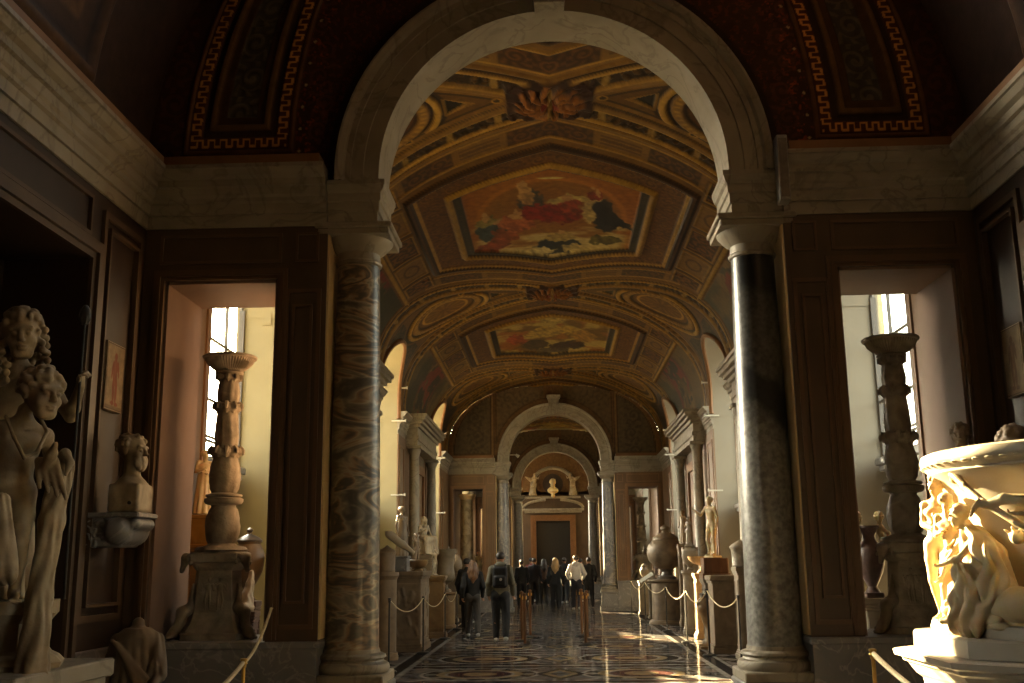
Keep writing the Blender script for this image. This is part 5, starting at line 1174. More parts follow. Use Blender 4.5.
# ---- the marble crater with figures in high relief
def crater():
    cx, cy = 2.43, 4.84
    p = thing('octagonal_pedestal', 'white moulded octagonal marble pedestal under the sunlit crater', 'pedestal', (cx, cy, 0))
    def octo(prof, nm, m, rot=PI/8): b = MB(); b.lathe([(r/math.cos(PI/8), z) for r, z in prof], n=8, T=Matrix.Rotation(rot, 4, 'Z'), smooth=False); b.build(nm, m, p)
    octo([(.86, 0), (.86, .12), (.82, .15), (.79, .17), (.77, .22)], 'base', MT['marble']); octo([(.735, .2), (.735, .97)], 'die', MT['craterm'])
    octo([(.74, .96), (.77, .98), (.775, 1.01), (.80, 1.03), (.83, 1.075), (.85, 1.085), (.855, 1.10), (.885, 1.11), (.89, 1.135), (.875, 1.14), (.6, 1.15)], 'cornice', MT['craterm'])
    octo([(.80, 1.145), (.80, 1.215), (.79, 1.225)], 'step', MT['craterm'], PI/8)
    t = thing('marble_crater', 'huge pale marble crater carved with figures in high relief, sunlit at the right edge', 'crater', (cx, cy, 1.222))
    z = lambda v: v-1.222
    b = MB(); b.lathe([(.78, 0), (.785, .02), (.775, .05), (.74, .055), (.60, .06)], n=72); b.build('foot', MT['craterm'], t)
    b = MB(); b.lathe([(.45, z(1.26)), (.54, z(1.30)), (.575, z(1.40)), (.60, z(1.55)), (.625, z(1.68)), (.65, z(1.78)), (.672, z(1.85)), (.70, z(1.89)), (.735, z(1.915)), (.742, z(1.925)), (.735, z(1.935)), (.75, z(1.95)), (.765, z(1.965)), (.77, z(1.985)), (.762, z(2.01)), (.74, z(2.02)), (.68, z(2.01)), (.64, z(1.9)), (.57, z(1.6)), (.4, z(1.4)), (.001, z(1.38))], n=96); b.build('vessel', MT['craterm'], t)
    def onring(phi, r=.69, turn=0): a = math.radians(phi); return Matrix.Translation((r*math.cos(a), r*math.sin(a), z(1.272))) @ Matrix.Rotation(a+PI/2+turn, 4, 'Z')
    m = MT['statuewarm']
    S = Sculpt(.0055); J = stand(.655, hipshift=-.05, armL=((.22, -.02, 1.14), (.07, -.13, 1.20)), armR=((-.2, -.02, 1.15), (-.04, -.13, 1.10)), step=.10); figure(S, J, -.5, .15, 0, 'curly')
    S.cap((.06, .03, .50), (.09, .03, .04), .035, .045, .02, fold=(5, .2)); S.build('standing_figure', m, t, T=onring(170.5, .715, .95))
    S = Sculpt(.0055); J = stand(.56, hipshift=.04, armR=((-.2, -.04, 1.18), (-.04, -.13, 1.22)), armL=((.2, -.04, 1.18), (.10, -.13, 1.05)), step=-.1); figure(S, J, .9, .2, 0, 'curly')
    S.robe([(0, .02, .02, .07, .05), (0, .01, .2, .06, .045), (0, .0, .30, .05, .04)], 9, .2); S.build('embracing_figure', m, t, T=onring(182, .715, .6))
    # crouching draped figure
    S = Sculpt(.0055); J = dict(pelvis=(.05, -.01, .17), chest=(-.005, -.025, .30), neck=(-.035, -.04, .385), shL=(.04, -.04, .365), shR=(-.075, -.035, .35), elL=(.03, -.13, .28), wrL=(-.05, -.16, .25), elR=(-.12, -.08, .27), wrR=(-.15, -.10, .20), hipL=(.08, -.02, .15), hipR=(.03, -.02, .15), knL=(.03, -.13, .20), knR=(-.08, -.10, .15), anL=(.0, -.09, .03), anR=(-.04, -.02, .03))
    body(S, J, .37); head(S, (-.055, -.055, .455), rotm(-.9, .1), .42, 'curly')
    S.chain([(.0, -.03, .36), (.085, -.03, .28), (.11, -.03, .14), (.10, -.06, .02)], [.05, .062, .072, .06], .02, fold=(7, .22)); S.chain([(-.03, -.06, .34), (.04, -.09, .22), (.10, -.09, .06)], [.02, .03, .03], .012, fold=(4, .2)); S.chain([(.03, -.13, .22), (.06, -.12, .12), (.07, -.12, .0)], [.035, .045, .05], .012, fold=(6, .25)); S.chain([(.03, -.12, .19), (.0, -.13, .10), (-.02, -.12, .01)], [.035, .04, .05], .02, fold=(6, .22)); S.chain([(-.07, -.09, .15), (-.09, -.09, .08), (-.1, -.08, .0)], [.03, .03, .035], .02, fold=(5, .2))
    S.build('crouching_figure', m, t, T=onring(195, .665))
    S = Sculpt(.006)                                          # reclining beast at the foot
    S.chain([(-.16, -.05, .05), (-.05, -.04, .07), (.12, -.02, .09), (.3, .06, .08)], [.04, .055, .065, .05], .03); S.ell((-.19, -.07, .07), (.05, .04, .04), .02, rotm(.3)); S.ell((-.225, -.075, .055), (.025, .025, .02), .02); S.ell((-.19, -.105, .085), (.012, .01, .01), .004, None, 's')
    for q in (-.20, -.16): S.ell((q+.02, -.05, .115), (.012, .012, .02), .008)
    S.chain([(-.1, -.08, .04), (-.16, -.12, .02), (-.2, -.13, .012)], [.025, .018, .014], .01)
    rs = np.random.RandomState(2)
    for i in range(24): S.ell((rs.uniform(-.25, .3), rs.uniform(-.08, .04), .0), (rs.uniform(.02, .05), .03, rs.uniform(.012, .03)), .015)
    S.build('reclining_beast', m, t, T=onring(203, .68))
    # satyr at the right who reaches over with a torch
    S = Sculpt(.006); J = stand(.62, armR=((-.27, -.10, 1.26), (-.42, -.12, 1.27)), armL=((.25, 0, 1.15), (.28, -.1, .9)), step=.12); figure(S, J, -1.0, .2, 0, 'curly'); S.build('reaching_figure', m, t, T=onring(229, .70))
    S = Sculpt(.0055); P = lambda ph, r, zz: (r*math.cos(math.radians(ph)), r*math.sin(math.radians(ph)), z(zz))
    S.chain([P(188.5, .715, 1.915), P(197, .735, 1.85), P(206, .75, 1.775), P(216, .74, 1.69), P(224, .73, 1.62)], [.020, .017, .015, .015, .013], .008); S.cap(P(187.5, .70, 1.895), P(189, .715, 1.93), .026, .02, .01)
    S.chain([P(220, .72, 1.775), P(213, .74, 1.785), P(207.5, .755, 1.765)], [.026, .022, .018], .01); S.ell(P(206.5, .765, 1.768), (.022, .02, .02), .01)
    for q in range(4): S.cap(P(206.5-q*.9, .785, 1.79-.012*q), P(205-q*.9, .78, 1.755-.012*q), .0075, .0065, .004)
    S.ell(P(214, .70, 1.63), (.03, .03, .03), .01); 
    for q in range(4): S.cap(P(213+q*1.3, .70, 1.63), P(211+q*2.6, .72, 1.66+.01*(q % 2)), .008, .006, .004)
    S.build('torch', m, t)
    # egg moulding under the rim
    e = MB()
    e.lathe([(.742, z(1.95)), (.757, z(1.954)), (.764, z(1.962)), (.757, z(1.970)), (.742, z(1.974))], n=432, mod=lambda th, zz: 1+.008*math.cos(72*th))
    e.build('bead_moulding', MT['craterm'], t)
crater()
# ---- front barrier posts with cords
def post(x, y, h, label, m='brass', name='barrier_post'):
    t = thing(name, label, 'barrier post', (x, y, 0)); b = MB(); b.lathe([(.12, 0), (.12, .012), (.10, .025), (.03, .035), (.02, .05)], n=24); b.build('foot', MT['black' if m == 'black' else m], t)
    b = MB(); b.lathe([(.014, .04), (.014, h-.06)], n=14); b.build('shaft', MT[m], t); b = MB(); b.lathe([(.014, h-.07), (.02, h-.06), (.02, h-.02), (.026, h-.015), (.026, h), (.001, h+.005)], n=14); b.torus((0, 0, h-.035), .026, .005, 14, 6); b.build('cap', MT[m], t); return t
def cord(a, b, sag, label, m='cord', r=.012, group=None):
    a = np.array(a, float); b = np.array(b, float); pts = []
    for i in range(17): u = i/16; p = a*(1-u)+b*u; p[2] -= sag*4*u*(1-u); pts.append(p)
    k = MB(); k.tube(pts, r, 8)
    for e in (pts[0], pts[-1]): k.torus(tuple(e), .012, .004, 10, 6)
    o = k.build('rope', MT[m]); setp(o, label, 'cord', group)
post(-2.36, 8.0, .88, 'brass barrier post at the foot of the left pier'); post(2.10, 7.5, .95, 'brass barrier post at the foot of the right pier')
cord((-2.36, 7.98, .85), (-2.30, 6.9, .72), .03, 'cream barrier cord running towards the viewer from the left brass post', r=.016)
cord((-2.36, 8.02, .85), (-2.30, 8.5, 1.22), .06, 'cream barrier cord rising from the left brass post to the pier', r=.012)
cord((2.10, 7.48, .92), (2.16, 6.5, .72), .02, 'cream barrier cord running towards the viewer from the right brass post', r=.018)
# ================================================================== the rows of antiquities along the gallery
def statue_at(name, label, loc, h, m, rz=0, res=.014, robe=None, hair='curly', fem=False, arms=None, yaw=0, group=None, beard=False, headless=False, lean=0):
    S = Sculpt(res); kw = dict(arms or {}); J = stand(h, lean=lean, **kw); figure(S, J, yaw, hair=hair, fem=fem, beard=beard, headless=headless); k = h/1.75
    if robe == 'long': S.robe([(0, 0, .02, .25*k, .20*k), (0, 0, .5*k, .21*k, .16*k), (0, 0, .95*k, .18*k, .14*k), (0, 0, 1.2*k, .15*k, .12*k), (0, 0, 1.3*k, .12*k, .10*k)], 12, .18)
    if robe == 'low': S.robe([(0, 0, .02, .22*k, .17*k), (0, 0, .5*k, .19*k, .15*k), (0, 0, .92*k, .17*k, .13*k)], 11, .2); S.cap((-.16*k, -.05*k, .9*k), (.15*k, -.06*k, 1.05*k), .06*k, .05*k, .03, fold=(5, .2))
    S.cap((0, .04*k, .01), (0, .05*k, .45*k), .07*k, .05*k, .03); S.box((-.2*k, -.17*k, -.05*k), (.2*k, .2*k, .01), .01)
    o = S.build(name, MT[m]); at_(o, (loc[0], loc[1], loc[2]+.05*k), rz); return setp(o, label, 'statue', group)
def block(loc, w, d, h, m, name, label, cat='altar', carved=False, rz=0):
    t = thing(name, label, cat, loc, rz); b = MB(); c = MB(); e = MB()
    b.box(-w/2-.04, w/2+.04, -d/2-.04, d/2+.04, 0, .10, .01); b.box(-w/2-.02, w/2+.02, -d/2-.02, d/2+.02, .10, .15, .01); c.box(-w/2, w/2, -d/2, d/2, .15, h-.14, .008)
    e.box(-w/2-.02, w/2+.02, -d/2-.02, d/2+.02, h-.14, h-.09, .01); e.box(-w/2-.05, w/2+.05, -d/2-.05, d/2+.05, h-.09, h, .015)
    b.build('base', MT[m], t); c.build('die', MT[m], t); e.build('cap', MT[m], t)
    if carved:
        S = Sculpt(.016); sx_ = -1 if loc[0] > 0 else 1; S.box((-w/2+.02, -d/2-.006, .2), (w/2-.02, -d/2+.03, h-.2), .01); S.box((min(sx_*w/2-.03, sx_*w/2+.006), -d/2+.0, .2), (max(sx_*w/2-.03, sx_*w/2+.006)+.0, d/2-.02, h-.2), .01); rs = np.random.RandomState(int(w*100+h*10))
        for i in range(int(w*20)): x = rs.uniform(-w*.4, w*.4); zz = rs.uniform(.3, h-.3); S.cap((x, -d/2, zz), (x+rs.uniform(-.06, .06), -d/2-.01, zz-.12), .028, .02, .02)
        for i in range(int(d*14)): y = rs.uniform(-d*.4, d*.4); zz = rs.uniform(.3, h-.3); sd_ = -1 if loc[0] > 0 else 1; S.cap((sd_*w/2, y, zz), (sd_*(w/2+.01), y+rs.uniform(-.06, .06), zz-.12), .028, .02, .02)
        S.build('relief', MT[m], t)
    return t
# ---- left row
pedestal((-2.88, 18.0, 0), .34, .34, 1.42, 'stone', 'round brown stone pillar first in the left row', rd=True, name='round_pedestal')
lathe_thing('ash_urn', 'small drum shaped ash urn on the first round pillar of the left row', 'urn', (-2.88, 18.0, 1.42), [('body', 'stone', [(.13, 0), (.14, .03), (.135, .05), (.14, .30)], fl(20, .02), 40), ('lid', 'stone', [(.15, .30), (.155, .33), (.12, .37), (.05, .41), (.02, .44), (.001, .45)], None, 32)])
block((-2.80, 20.1, 0), .62, 1.25, 1.42, 'stone', 'carved_altar', 'large carved brown altar block second in the left row', carved=True)
t = thing('cinerary_chest', 'grey marble chest on the carved altar, under the tilted trough', 'chest', (-2.92, 19.75, 1.42)); b = MB(); b.box(-.20, .16, -.2, .2, 0, .24, .01); b.build('body', MT['dado'], t); b = MB(); b.box(-.22, .18, -.22, .22, .24, .28, .01); b.build('lid', MT['dado'], t)
S = Sculpt(.010); S.chain([(-.22, 0, .22), (0, 0, .04), (.20, 0, -.12)], [.10, .085, .035], .03); S.chain([(-.22, 0, .29), (0, 0, .11), (.2, 0, -.06)], [.075, .06, .02], .02, mode='s'); o = S.build('marble_trough', MT['craterm']); at_(o, (-2.82, 19.35, 1.88)); setp(o, 'pale boat shaped marble trough leaning on the grey chest, left row', 'trough')
lathe_thing('stone_bowl', 'round brown stone bowl beside the pale trough, left row', 'bowl', (-2.66, 20.35, 1.42), [('foot', 'ochre', [(.10, 0), (.10, .02), (.06, .05)], None, 24), ('bowl', 'ochre', [(.05, .04), (.14, .07), (.19, .14), (.20, .20), (.185, .21), (.16, .15), (.001, .08)], None, 40)])
pedestal((-3.12, 21.4, 0), .36, .36, 1.60, 'stone', 'tall brown pedestal under the slender draped statue, left row')
statue_at('draped_statue', 'slender brown draped statue on the tall pedestal before the yellow bay, left row', (-3.12, 21.4, 1.60), 1.06, 'stone', .9, robe='long', yaw=.3, fem=True)
pedestal((-2.95, 22.3, 0), .34, .34, 1.45, 'stone', 'brown pedestal under the small nude boy statue, left row')
statue_at('boy_statue', 'small dark nude boy statue next to the slender draped statue, left row', (-2.95, 22.3, 1.45), .72, 'stone', .9, arms=dict(armR=((-.3, -.05, 1.35), (-.28, -.2, 1.6))))
pedestal((-2.66, 23.25, 0), .44, .44, 1.30, 'ochre', 'warm brown pedestal under the marble child group, left row')
statue_at('child_statue', 'small marble statue of a child reaching up, left row', (-2.66, 23.25, 1.30), .55, 'statue', .8, arms=dict(armL=((.28, -.05, 1.4), (.24, -.12, 1.68))))
pedestal((-3.02, 24.2, 0), .44, .44, 1.75, 'stone', 'broad dark pedestal under the seated draped statue, left row')
def seated(name, label, loc, sc, m, rz):
    S = Sculpt(.016); k = sc; P = lambda *a: tuple(q*k for q in a)
    J = dict(pelvis=P(0, .05, .50), chest=P(0, .03, .82), neck=P(0, 0, 1.02), shL=P(.165, .02, .96), shR=P(-.165, .02, .96), elL=P(.26, -.02, .70), wrL=P(.16, -.26, .62), elR=P(-.28, -.04, .72), wrR=P(-.20, -.28, .84), hipL=P(.1, 0, .48), hipR=P(-.1, 0, .48), knL=P(.15, -.42, .50), knR=P(-.14, -.40, .52), anL=P(.15, -.42, .09), anR=P(-.14, -.34, .09))
    body(S, J, k); head(S, P(0, -.03, 1.17), rotm(.3), k*1.1, 'long'); S.box(P(-.24, -.12, 0), P(.24, .30, .44), .02, .03)
    for x in (-.2, -.1, 0, .1, .2): S.chain([P(x*.8, .0, .60), P(x, -.36, .55), P(x*1.1, -.44, .05)], [.06*k, .07*k, .06*k], .03, fold=(5, .18))
    S.chain([P(.16, .05, .98), P(0, -.1, .8), P(-.16, -.08, .62)], [.05*k, .05*k, .06*k], .03, fold=(5, .18)); o = S.build(name, MT[m]); at_(o, loc, rz); setp(o, label, 'statue')
seated('seated_statue', 'seated draped marble statue high on a broad pedestal, left row', (-3.02, 24.2, 1.75), .66, 'statue', .8)
pedestal((-2.79, 26.65, 0), .50, .50, .86, 'ochre', 'round ochre column stump under the large krater urn, left row', rd=True, name='round_pedestal')
lathe_thing('krater_urn', 'large pale bell shaped marble urn on a round column stump, left row', 'urn', (-2.79, 26.65, .86), [('foot', 'pale', [(.16, 0), (.16, .05), (.08, .10), (.06, .18), (.10, .22)], None, 32), ('bowl', 'pale', [(.10, .21), (.20, .26), (.25, .36), (.24, .48), (.22, .6), (.22, .78), (.25, .92), (.30, 1.02), (.30, 1.05), (.27, 1.05), (.2, .8), (.001, .6)], fl(24, .03, .2, .48), 48)])
for yy, hh, nm in ((29.2, 1.3, 'second'), (31.4, 1.15, 'third')):
    pedestal((-2.95, yy, 0), .45, .45, hh, 'stone', 'dark pedestal beyond the krater urn, %s of the distant left ones' % nm)
    lathe_thing('stone_urn', 'dark lidded urn far down the left row on the %s distant pedestal' % nm, 'urn', (-2.95, yy, hh), [('body', 'stone', [(.08, 0), (.09, .03), (.05, .07), (.14, .2), (.19, .35), (.16, .5), (.12, .55)], None, 32), ('lid', 'stone', [(.14, .55), (.10, .6), (.02, .66), (.03, .69), (.001, .71)], None, 24)])
# ---- right row
pedestal((3.08, 17.6, 0), .40, .40, 1.44, 'pale', 'pale square pedestal nearest the right column, under the drum vase')
lathe_thing('drum_vase', 'low drum shaped marble vase just left of the dark granite column', 'vase', (2.98, 17.6, 1.44), [('body', 'candstone', [(.14, 0), (.15, .03), (.14, .05), (.15, .27), (.165, .30)], None, 40), ('lid', 'candstone', [(.17, .30), (.17, .33), (.13, .37), (.06, .41), (.02, .43), (.001, .44)], None, 32)])
lathe_thing('figured_jar', 'round bellied marble jar half hidden by the dark granite column', 'jar', (3.24, 17.75, 1.44), [('body', 'candstone', [(.06, 0), (.07, .03), (.05, .07), (.11, .2), (.15, .36), (.13, .5), (.09, .56), (.11, .62)], None, 32), ('lid', 'candstone', [(.10, .62), (.06, .67), (.02, .72), (.001, .74)], None, 24)])
block((2.86, 18.85, 0), .44, .55, 1.30, 'stone', 'dark_altar', 'dark brown stone altar between the drum vase pedestal and the sunlit statue')
t = thing('lion_table_leg', 'carved brown marble table leg shaped like a crouching lion, right row', 'table leg', (2.80, 19.7, 0))
S = Sculpt(.014); S.chain([(-.05, 0, .85), (-.14, 0, .70), (-.08, 0, .50), (-.0, 0, .3), (-.12, 0, .08)], [.12, .13, .12, .11, .08], .05); S.ell((-.15, 0, .82), (.12, .11, .11), .04); S.ell((-.25, 0, .79), (.06, .06, .05), .03); S.cap((-.12, 0, .05), (-.24, 0, .04), .07, .05, .03); S.box((-.12, -.12, 0), (.18, .12, .9), .03, .05); S.build('lion_figure', MT['ochre'], t)
b = MB(); b.box(-.28, .22, -.16, .16, .0, .05, .01); b.build('base', MT['ochre'], t); b = MB(); b.box(-.22, .24, -.18, .18, .9, .97, .01); b.build('slab', MT['darkstone'], t)
pedestal((2.96, 20.4, 0), .46, .46, 1.22, 'pale', 'carved pedestal with a glaring sunlit side, under the white legged statue')
p = MB(); p.box(-.26, .26, -.26, .26, 0, .10, .01); p.box(-.23, .23, -.23, .23, .10, .38, .01); o = p.build('plinth', MT['wood']); at_(o, (2.96, 20.4, 1.22)); setp(o, 'reddish brown block between the carved pedestal and the white legged statue', 'plinth')
statue_at('marble_nude', 'white marble nude youth striding on the reddish block, brightest statue of the right row', (2.93, 20.4, 1.60), 1.12, 'statuewarm', -.9, .012, arms=dict(armR=((-.3, -.1, 1.2), (-.36, -.3, 1.35))), yaw=-.3)
pedestal((3.02, 22.3, 0), .4, .4, 1.3, 'ochre', 'ochre altar behind the sunlit pedestal, right row')
lathe_thing('fruit_basin', 'wide ochre basin heaped with carved fruit, right row', 'basin', (3.0, 22.3, 1.3), [('foot', 'ochre', [(.12, 0), (.12, .03), (.06, .08), (.06, .16)], None, 24), ('bowl', 'ochre', [(.06, .15), (.2, .2), (.28, .28), (.3, .34), (.27, .34), (.001, .30)], fl(18, .04), 54)])
pedestal((2.92, 23.7, 0), .36, .36, 1.35, 'pale', 'slim pale pedestal flaring at its foot, right row', rd=True, name='round_pedestal')
lathe_thing('round_urn', 'small round pale urn on the slim flaring pedestal, right row', 'urn', (2.92, 23.7, 1.35), [('body', 'pale', [(.07, 0), (.08, .03), (.05, .07), (.13, .16), (.19, .30), (.17, .42), (.10, .48), (.12, .52)], None, 32), ('lid', 'pale', [(.11, .52), (.06, .57), (.02, .6), (.001, .61)], None, 24)])
pedestal((3.0, 24.35, 0), .30, .30, 1.85, 'stone', 'tall brown pedestal under the dark draped statue, right row')
statue_at('draped_statue', 'dark draped statue between the nude youth and the brown statue, right row', (3.0, 24.35, 1.85), .66, 'stone', -.8, robe='low', arms=dict(armL=((.28, -.05, 1.3), (.24, -.2, 1.55))))
pedestal((3.12, 26.35, 0), .30, .30, 1.95, 'stone', 'tall brown pedestal beside the giant round urn, right row')
statue_at('robed_statue', 'brown striped draped statue above the shoulder of the giant round urn', (3.12, 26.35, 1.95), .80, 'ochre', -.8, robe='long')
pedestal((2.80, 27.6, 0), .82, .82, 1.10, 'stone', 'broad round pedestal under the giant dark urn, right row', rd=True, name='round_pedestal')
t = lathe_thing('giant_urn', 'giant dark globe shaped stone urn with a lid and knob, right row', 'urn', (2.80, 27.6, 1.10), [
    ('foot', 'darkstone', [(.24, 0), (.24, .06), (.15, .10), (.12, .18), (.18, .26)], None, 40), ('body', 'stone', [(.16, .24), (.30, .32), (.44, .46), (.50, .64), (.48, .80), (.40, .92), (.30, .99)], None, 56),
    ('lid', 'stone', [(.34, .98), (.33, 1.03), (.22, 1.12), (.10, 1.18), (.08, 1.22), (.12, 1.26), (.11, 1.31), (.04, 1.36), (.001, 1.38)], None, 40)])
for s in (-1, 1): b = MB(); b.tube([(s*.46, 0, .74), (s*.56, 0, .80), (s*.57, 0, .66), (s*.47, 0, .60)], .035, 8); b.build('handle', MT['stone'], t)
pedestal((2.75, 30.0, 0), .44, .44, .95, 'pale', 'pale low pedestal beyond the giant urn, right row')
statue_at('seated_child', 'small reddish marble child figure beyond the giant urn, right row', (2.75, 30.0, .95), .55, 'porphyry', -.6, res=.02)
pedestal((2.62, 32.3, 0), .36, .36, .98, 'pale', 'last pale pedestal of the right row before the second arch')
lathe_thing('small_urn', 'small pale urn on the last pedestal of the right row', 'urn', (2.62, 32.3, .98), [('body', 'pale', [(.07, 0), (.08, .03), (.04, .07), (.12, .2), (.14, .32), (.09, .4), (.11, .44)], None, 28), ('lid', 'pale', [(.10, .44), (.03, .5), (.001, .52)], None, 20)])
t = thing('information_stand', 'black stand with a tilted cream information card, right row', 'stand', (2.33, 28.9, 0)); b = MB(); b.lathe([(.15, 0), (.15, .015), (.02, .03), (.015, 1.05)], n=16); b.build('pole', MT['black'], t); b = MB(); b.box(-.2, .2, -.13, .13, -.01, .01, T=Matrix.Translation((.05, 0, 1.12)) @ Matrix.Rotation(-.55, 4, 'Y') @ Matrix.Rotation(.3, 4, 'X')); b.build('card', MT['ironrod'], t)
# ---- far candelabra in the bays of the middle screen, seen small
candelabrum(2.80, 35.05, .955, 'distant tiered marble candelabrum in the right bay beside the second arch', 1.1, 'candstone', 1.0, hi=False)
t = thing('marble_shaft', 'pale cylindrical marble shaft in the left bay beside the second arch', 'shaft', (-2.93, 35.05, .955))
b = MB(); b.lathe([(.25, 0), (.25, .12), (.22, .16)], n=32); b.build('base', MT['statuewarm'], t)
b = MB(); b.lathe([(.215, .16), (.21, .8), (.215, .81), (.21, .83), (.208, 1.5), (.213, 1.51), (.207, 1.53), (.205, 2.3), (.21, 2.31), (.205, 2.33), (.20, 2.66)], n=36); b.build('drum', MT['statue'], t); b = MB(); b.lathe([(.20, 2.66), (.25, 2.72), (.30, 2.78), (.30, 2.84), (.1, 2.86)], n=32); b.build('top', MT['statuewarm'], t)
statue_at('small_statue', 'tiny white statue beside the pale shaft in the distant left bay', (-2.55, 35.05, .955), .95, 'statuewarm', .3, res=.022, robe='low')
# ---- niche bust over the far door with two winged figures
S = Sculpt(.02); head(S, (0, 0, .62), rotm(0), 1.7, 'curly', True); S.cap((0, .02, .3), (0, .01, .5), .1, .09, .05); S.ell((0, .02, .26), (.27, .14, .17), .06); S.cap((0, 0, .0), (0, 0, .12), .10, .07, .03); o = S.build('niche_bust', MT['statuewarm']); at_(o, (-.09, 51.78, 4.74)); setp(o, 'pale bust in the round niche above the far door', 'bust')
for s, nm in ((-1, 'left'), (1, 'right')):
    S = Sculpt(.02); J = stand(1.12, lean=-s*.1, armL=((.28, -.05, 1.3), (.34, -.1, 1.5)) if s < 0 else None, armR=((-.28, -.05, 1.3), (-.34, -.1, 1.5)) if s > 0 else None); figure(S, J, s*-.4); S.cap((s*.1, .06, .8), (s*.36, .06, .95), .10, .03, .03); S.robe([(0, 0, .02, .2, .12), (0, 0, .5, .12, .1)], 9, .2)
    o = S.build('winged_figure', MT['statue']); at_(o, (-.09+s*.98, 51.8, 4.73)); setp(o, 'winged stucco figure %s of the bust over the far door' % nm, 'figure')
# ---- rope barriers along both rows
def barrier_row(P, side):
    nm = ['nearest', 'second', 'third', 'fourth', 'fifth', 'farthest']
    for i, (x, y, h) in enumerate(P):
        post(x, y, h, '%s black barrier post of the %s rope line' % (nm[i] if i < len(P)-1 else 'farthest', side), 'black')
    for i in range(len(P)-1):
        a, b = P[i], P[i+1]; cord((a[0], a[1]+.03, a[2]-.03), (b[0], b[1]-.03, b[2]-.03), .20, 'cream rope sagging after the %s post of the %s rope line' % (nm[i], side), r=.009)
barrier_row([(-2.52, 16.0, 1.06), (-2.42, 19.3, .98), (-2.40, 22.9, .95), (-2.45, 26.2, .92), (-2.4, 30.2, .92)], 'left'); barrier_row([(2.62, 15.9, 1.05), (2.50, 18.3, 1.08), (2.50, 21.3, 1.0), (2.45, 24.6, 1.0), (2.28, 28.3, 1.05), (2.2, 32.2, 1.0)], 'right')
# ---- brown posts that part the walkway
def gate_post(x, y, label):
    t = thing('gate_post', label, 'gate post'); t.location = (x, y, 0); b = MB(); b.lathe([(.15, 0), (.15, .015), (.12, .03), (.03, .045)], n=24); b.build('foot', MT['black'], t)
    b = MB(); b.lathe([(.028, .04), (.028, .93), (.035, .94), (.035, .98), (.001, .985)], n=14); b.build('shaft', MT['wood'], t); b = MB(); b.box(-.045, .045, -.02, .02, .86, .92, .005); b.build('clip', MT['brass'], t)
for x, y, l in ((-.65, 20.7, 'front brown gate post left of the walkway'), (-.74, 21.9, 'middle brown gate post left of the walkway'), (-.60, 23.1, 'rear brown gate post left of the walkway'), (.51, 20.8, 'front brown gate post right of the walkway'), (.58, 22.2, 'middle brown gate post right of the walkway'), (.50, 23.4, 'rear brown gate post right of the walkway')): gate_post(x, y, l)
# ---- small spotlight on the second arch
t = thing('spotlight', 'small white spotlight on a bracket at the left springing of the second arch', 'spotlight', (-1.47, 34.5, 4.95)); b = MB(); b.box(0, .22, -.02, .02, .06, .09); b.build('arm', MT['ironrod'], t); b = MB(); b.lathe([(.04, 0), (.06, .12), (.001, .13)], n=16, T=Matrix.Translation((.2, -.02, .08)) @ Matrix.Rotation(2.2, 4, 'Y')); b.build('lamp_head', MT['ironrod'], t)
# ================================================================== visitors
def cloth(c, c2=None, rough=.85): return mat('cloth', c, c2 or tuple(v*.7 for v in c), rough, 30, 4, .5, .2, 90)
SKIN = mat('skin', (.42, .24, .16), (.36, .19, .12), .5, 8, 4, .5, sss=.05)
HAIRD = mat('dark_hair', (.022, .014, .010), (.012, .008, .006), .5, 40, 3, .5, stretch=(4, 4, .5)); HAIRB = mat('blonde_hair', (.34, .22, .09), (.18, .11, .045), .5, 40, 3, .5, stretch=(4, 4, .5)); HAIRM = mat('brown_hair', (.16, .08, .035), (.08, .04, .02), .5, 40, 3, .5, stretch=(4, 4, .5))
CL = dict(olive=cloth((.12, .11, .075)), black=cloth((.006, .006, .007)), grey=cloth((.05, .047, .045)), jeans=cloth((.022, .025, .03)), white=cloth((.50, .47, .43)), navy=cloth((.02, .022, .032)), shoe=cloth((.45, .45, .43), rough=.6), brown=cloth((.09, .05, .03)), red=cloth((.16, .03, .025)))
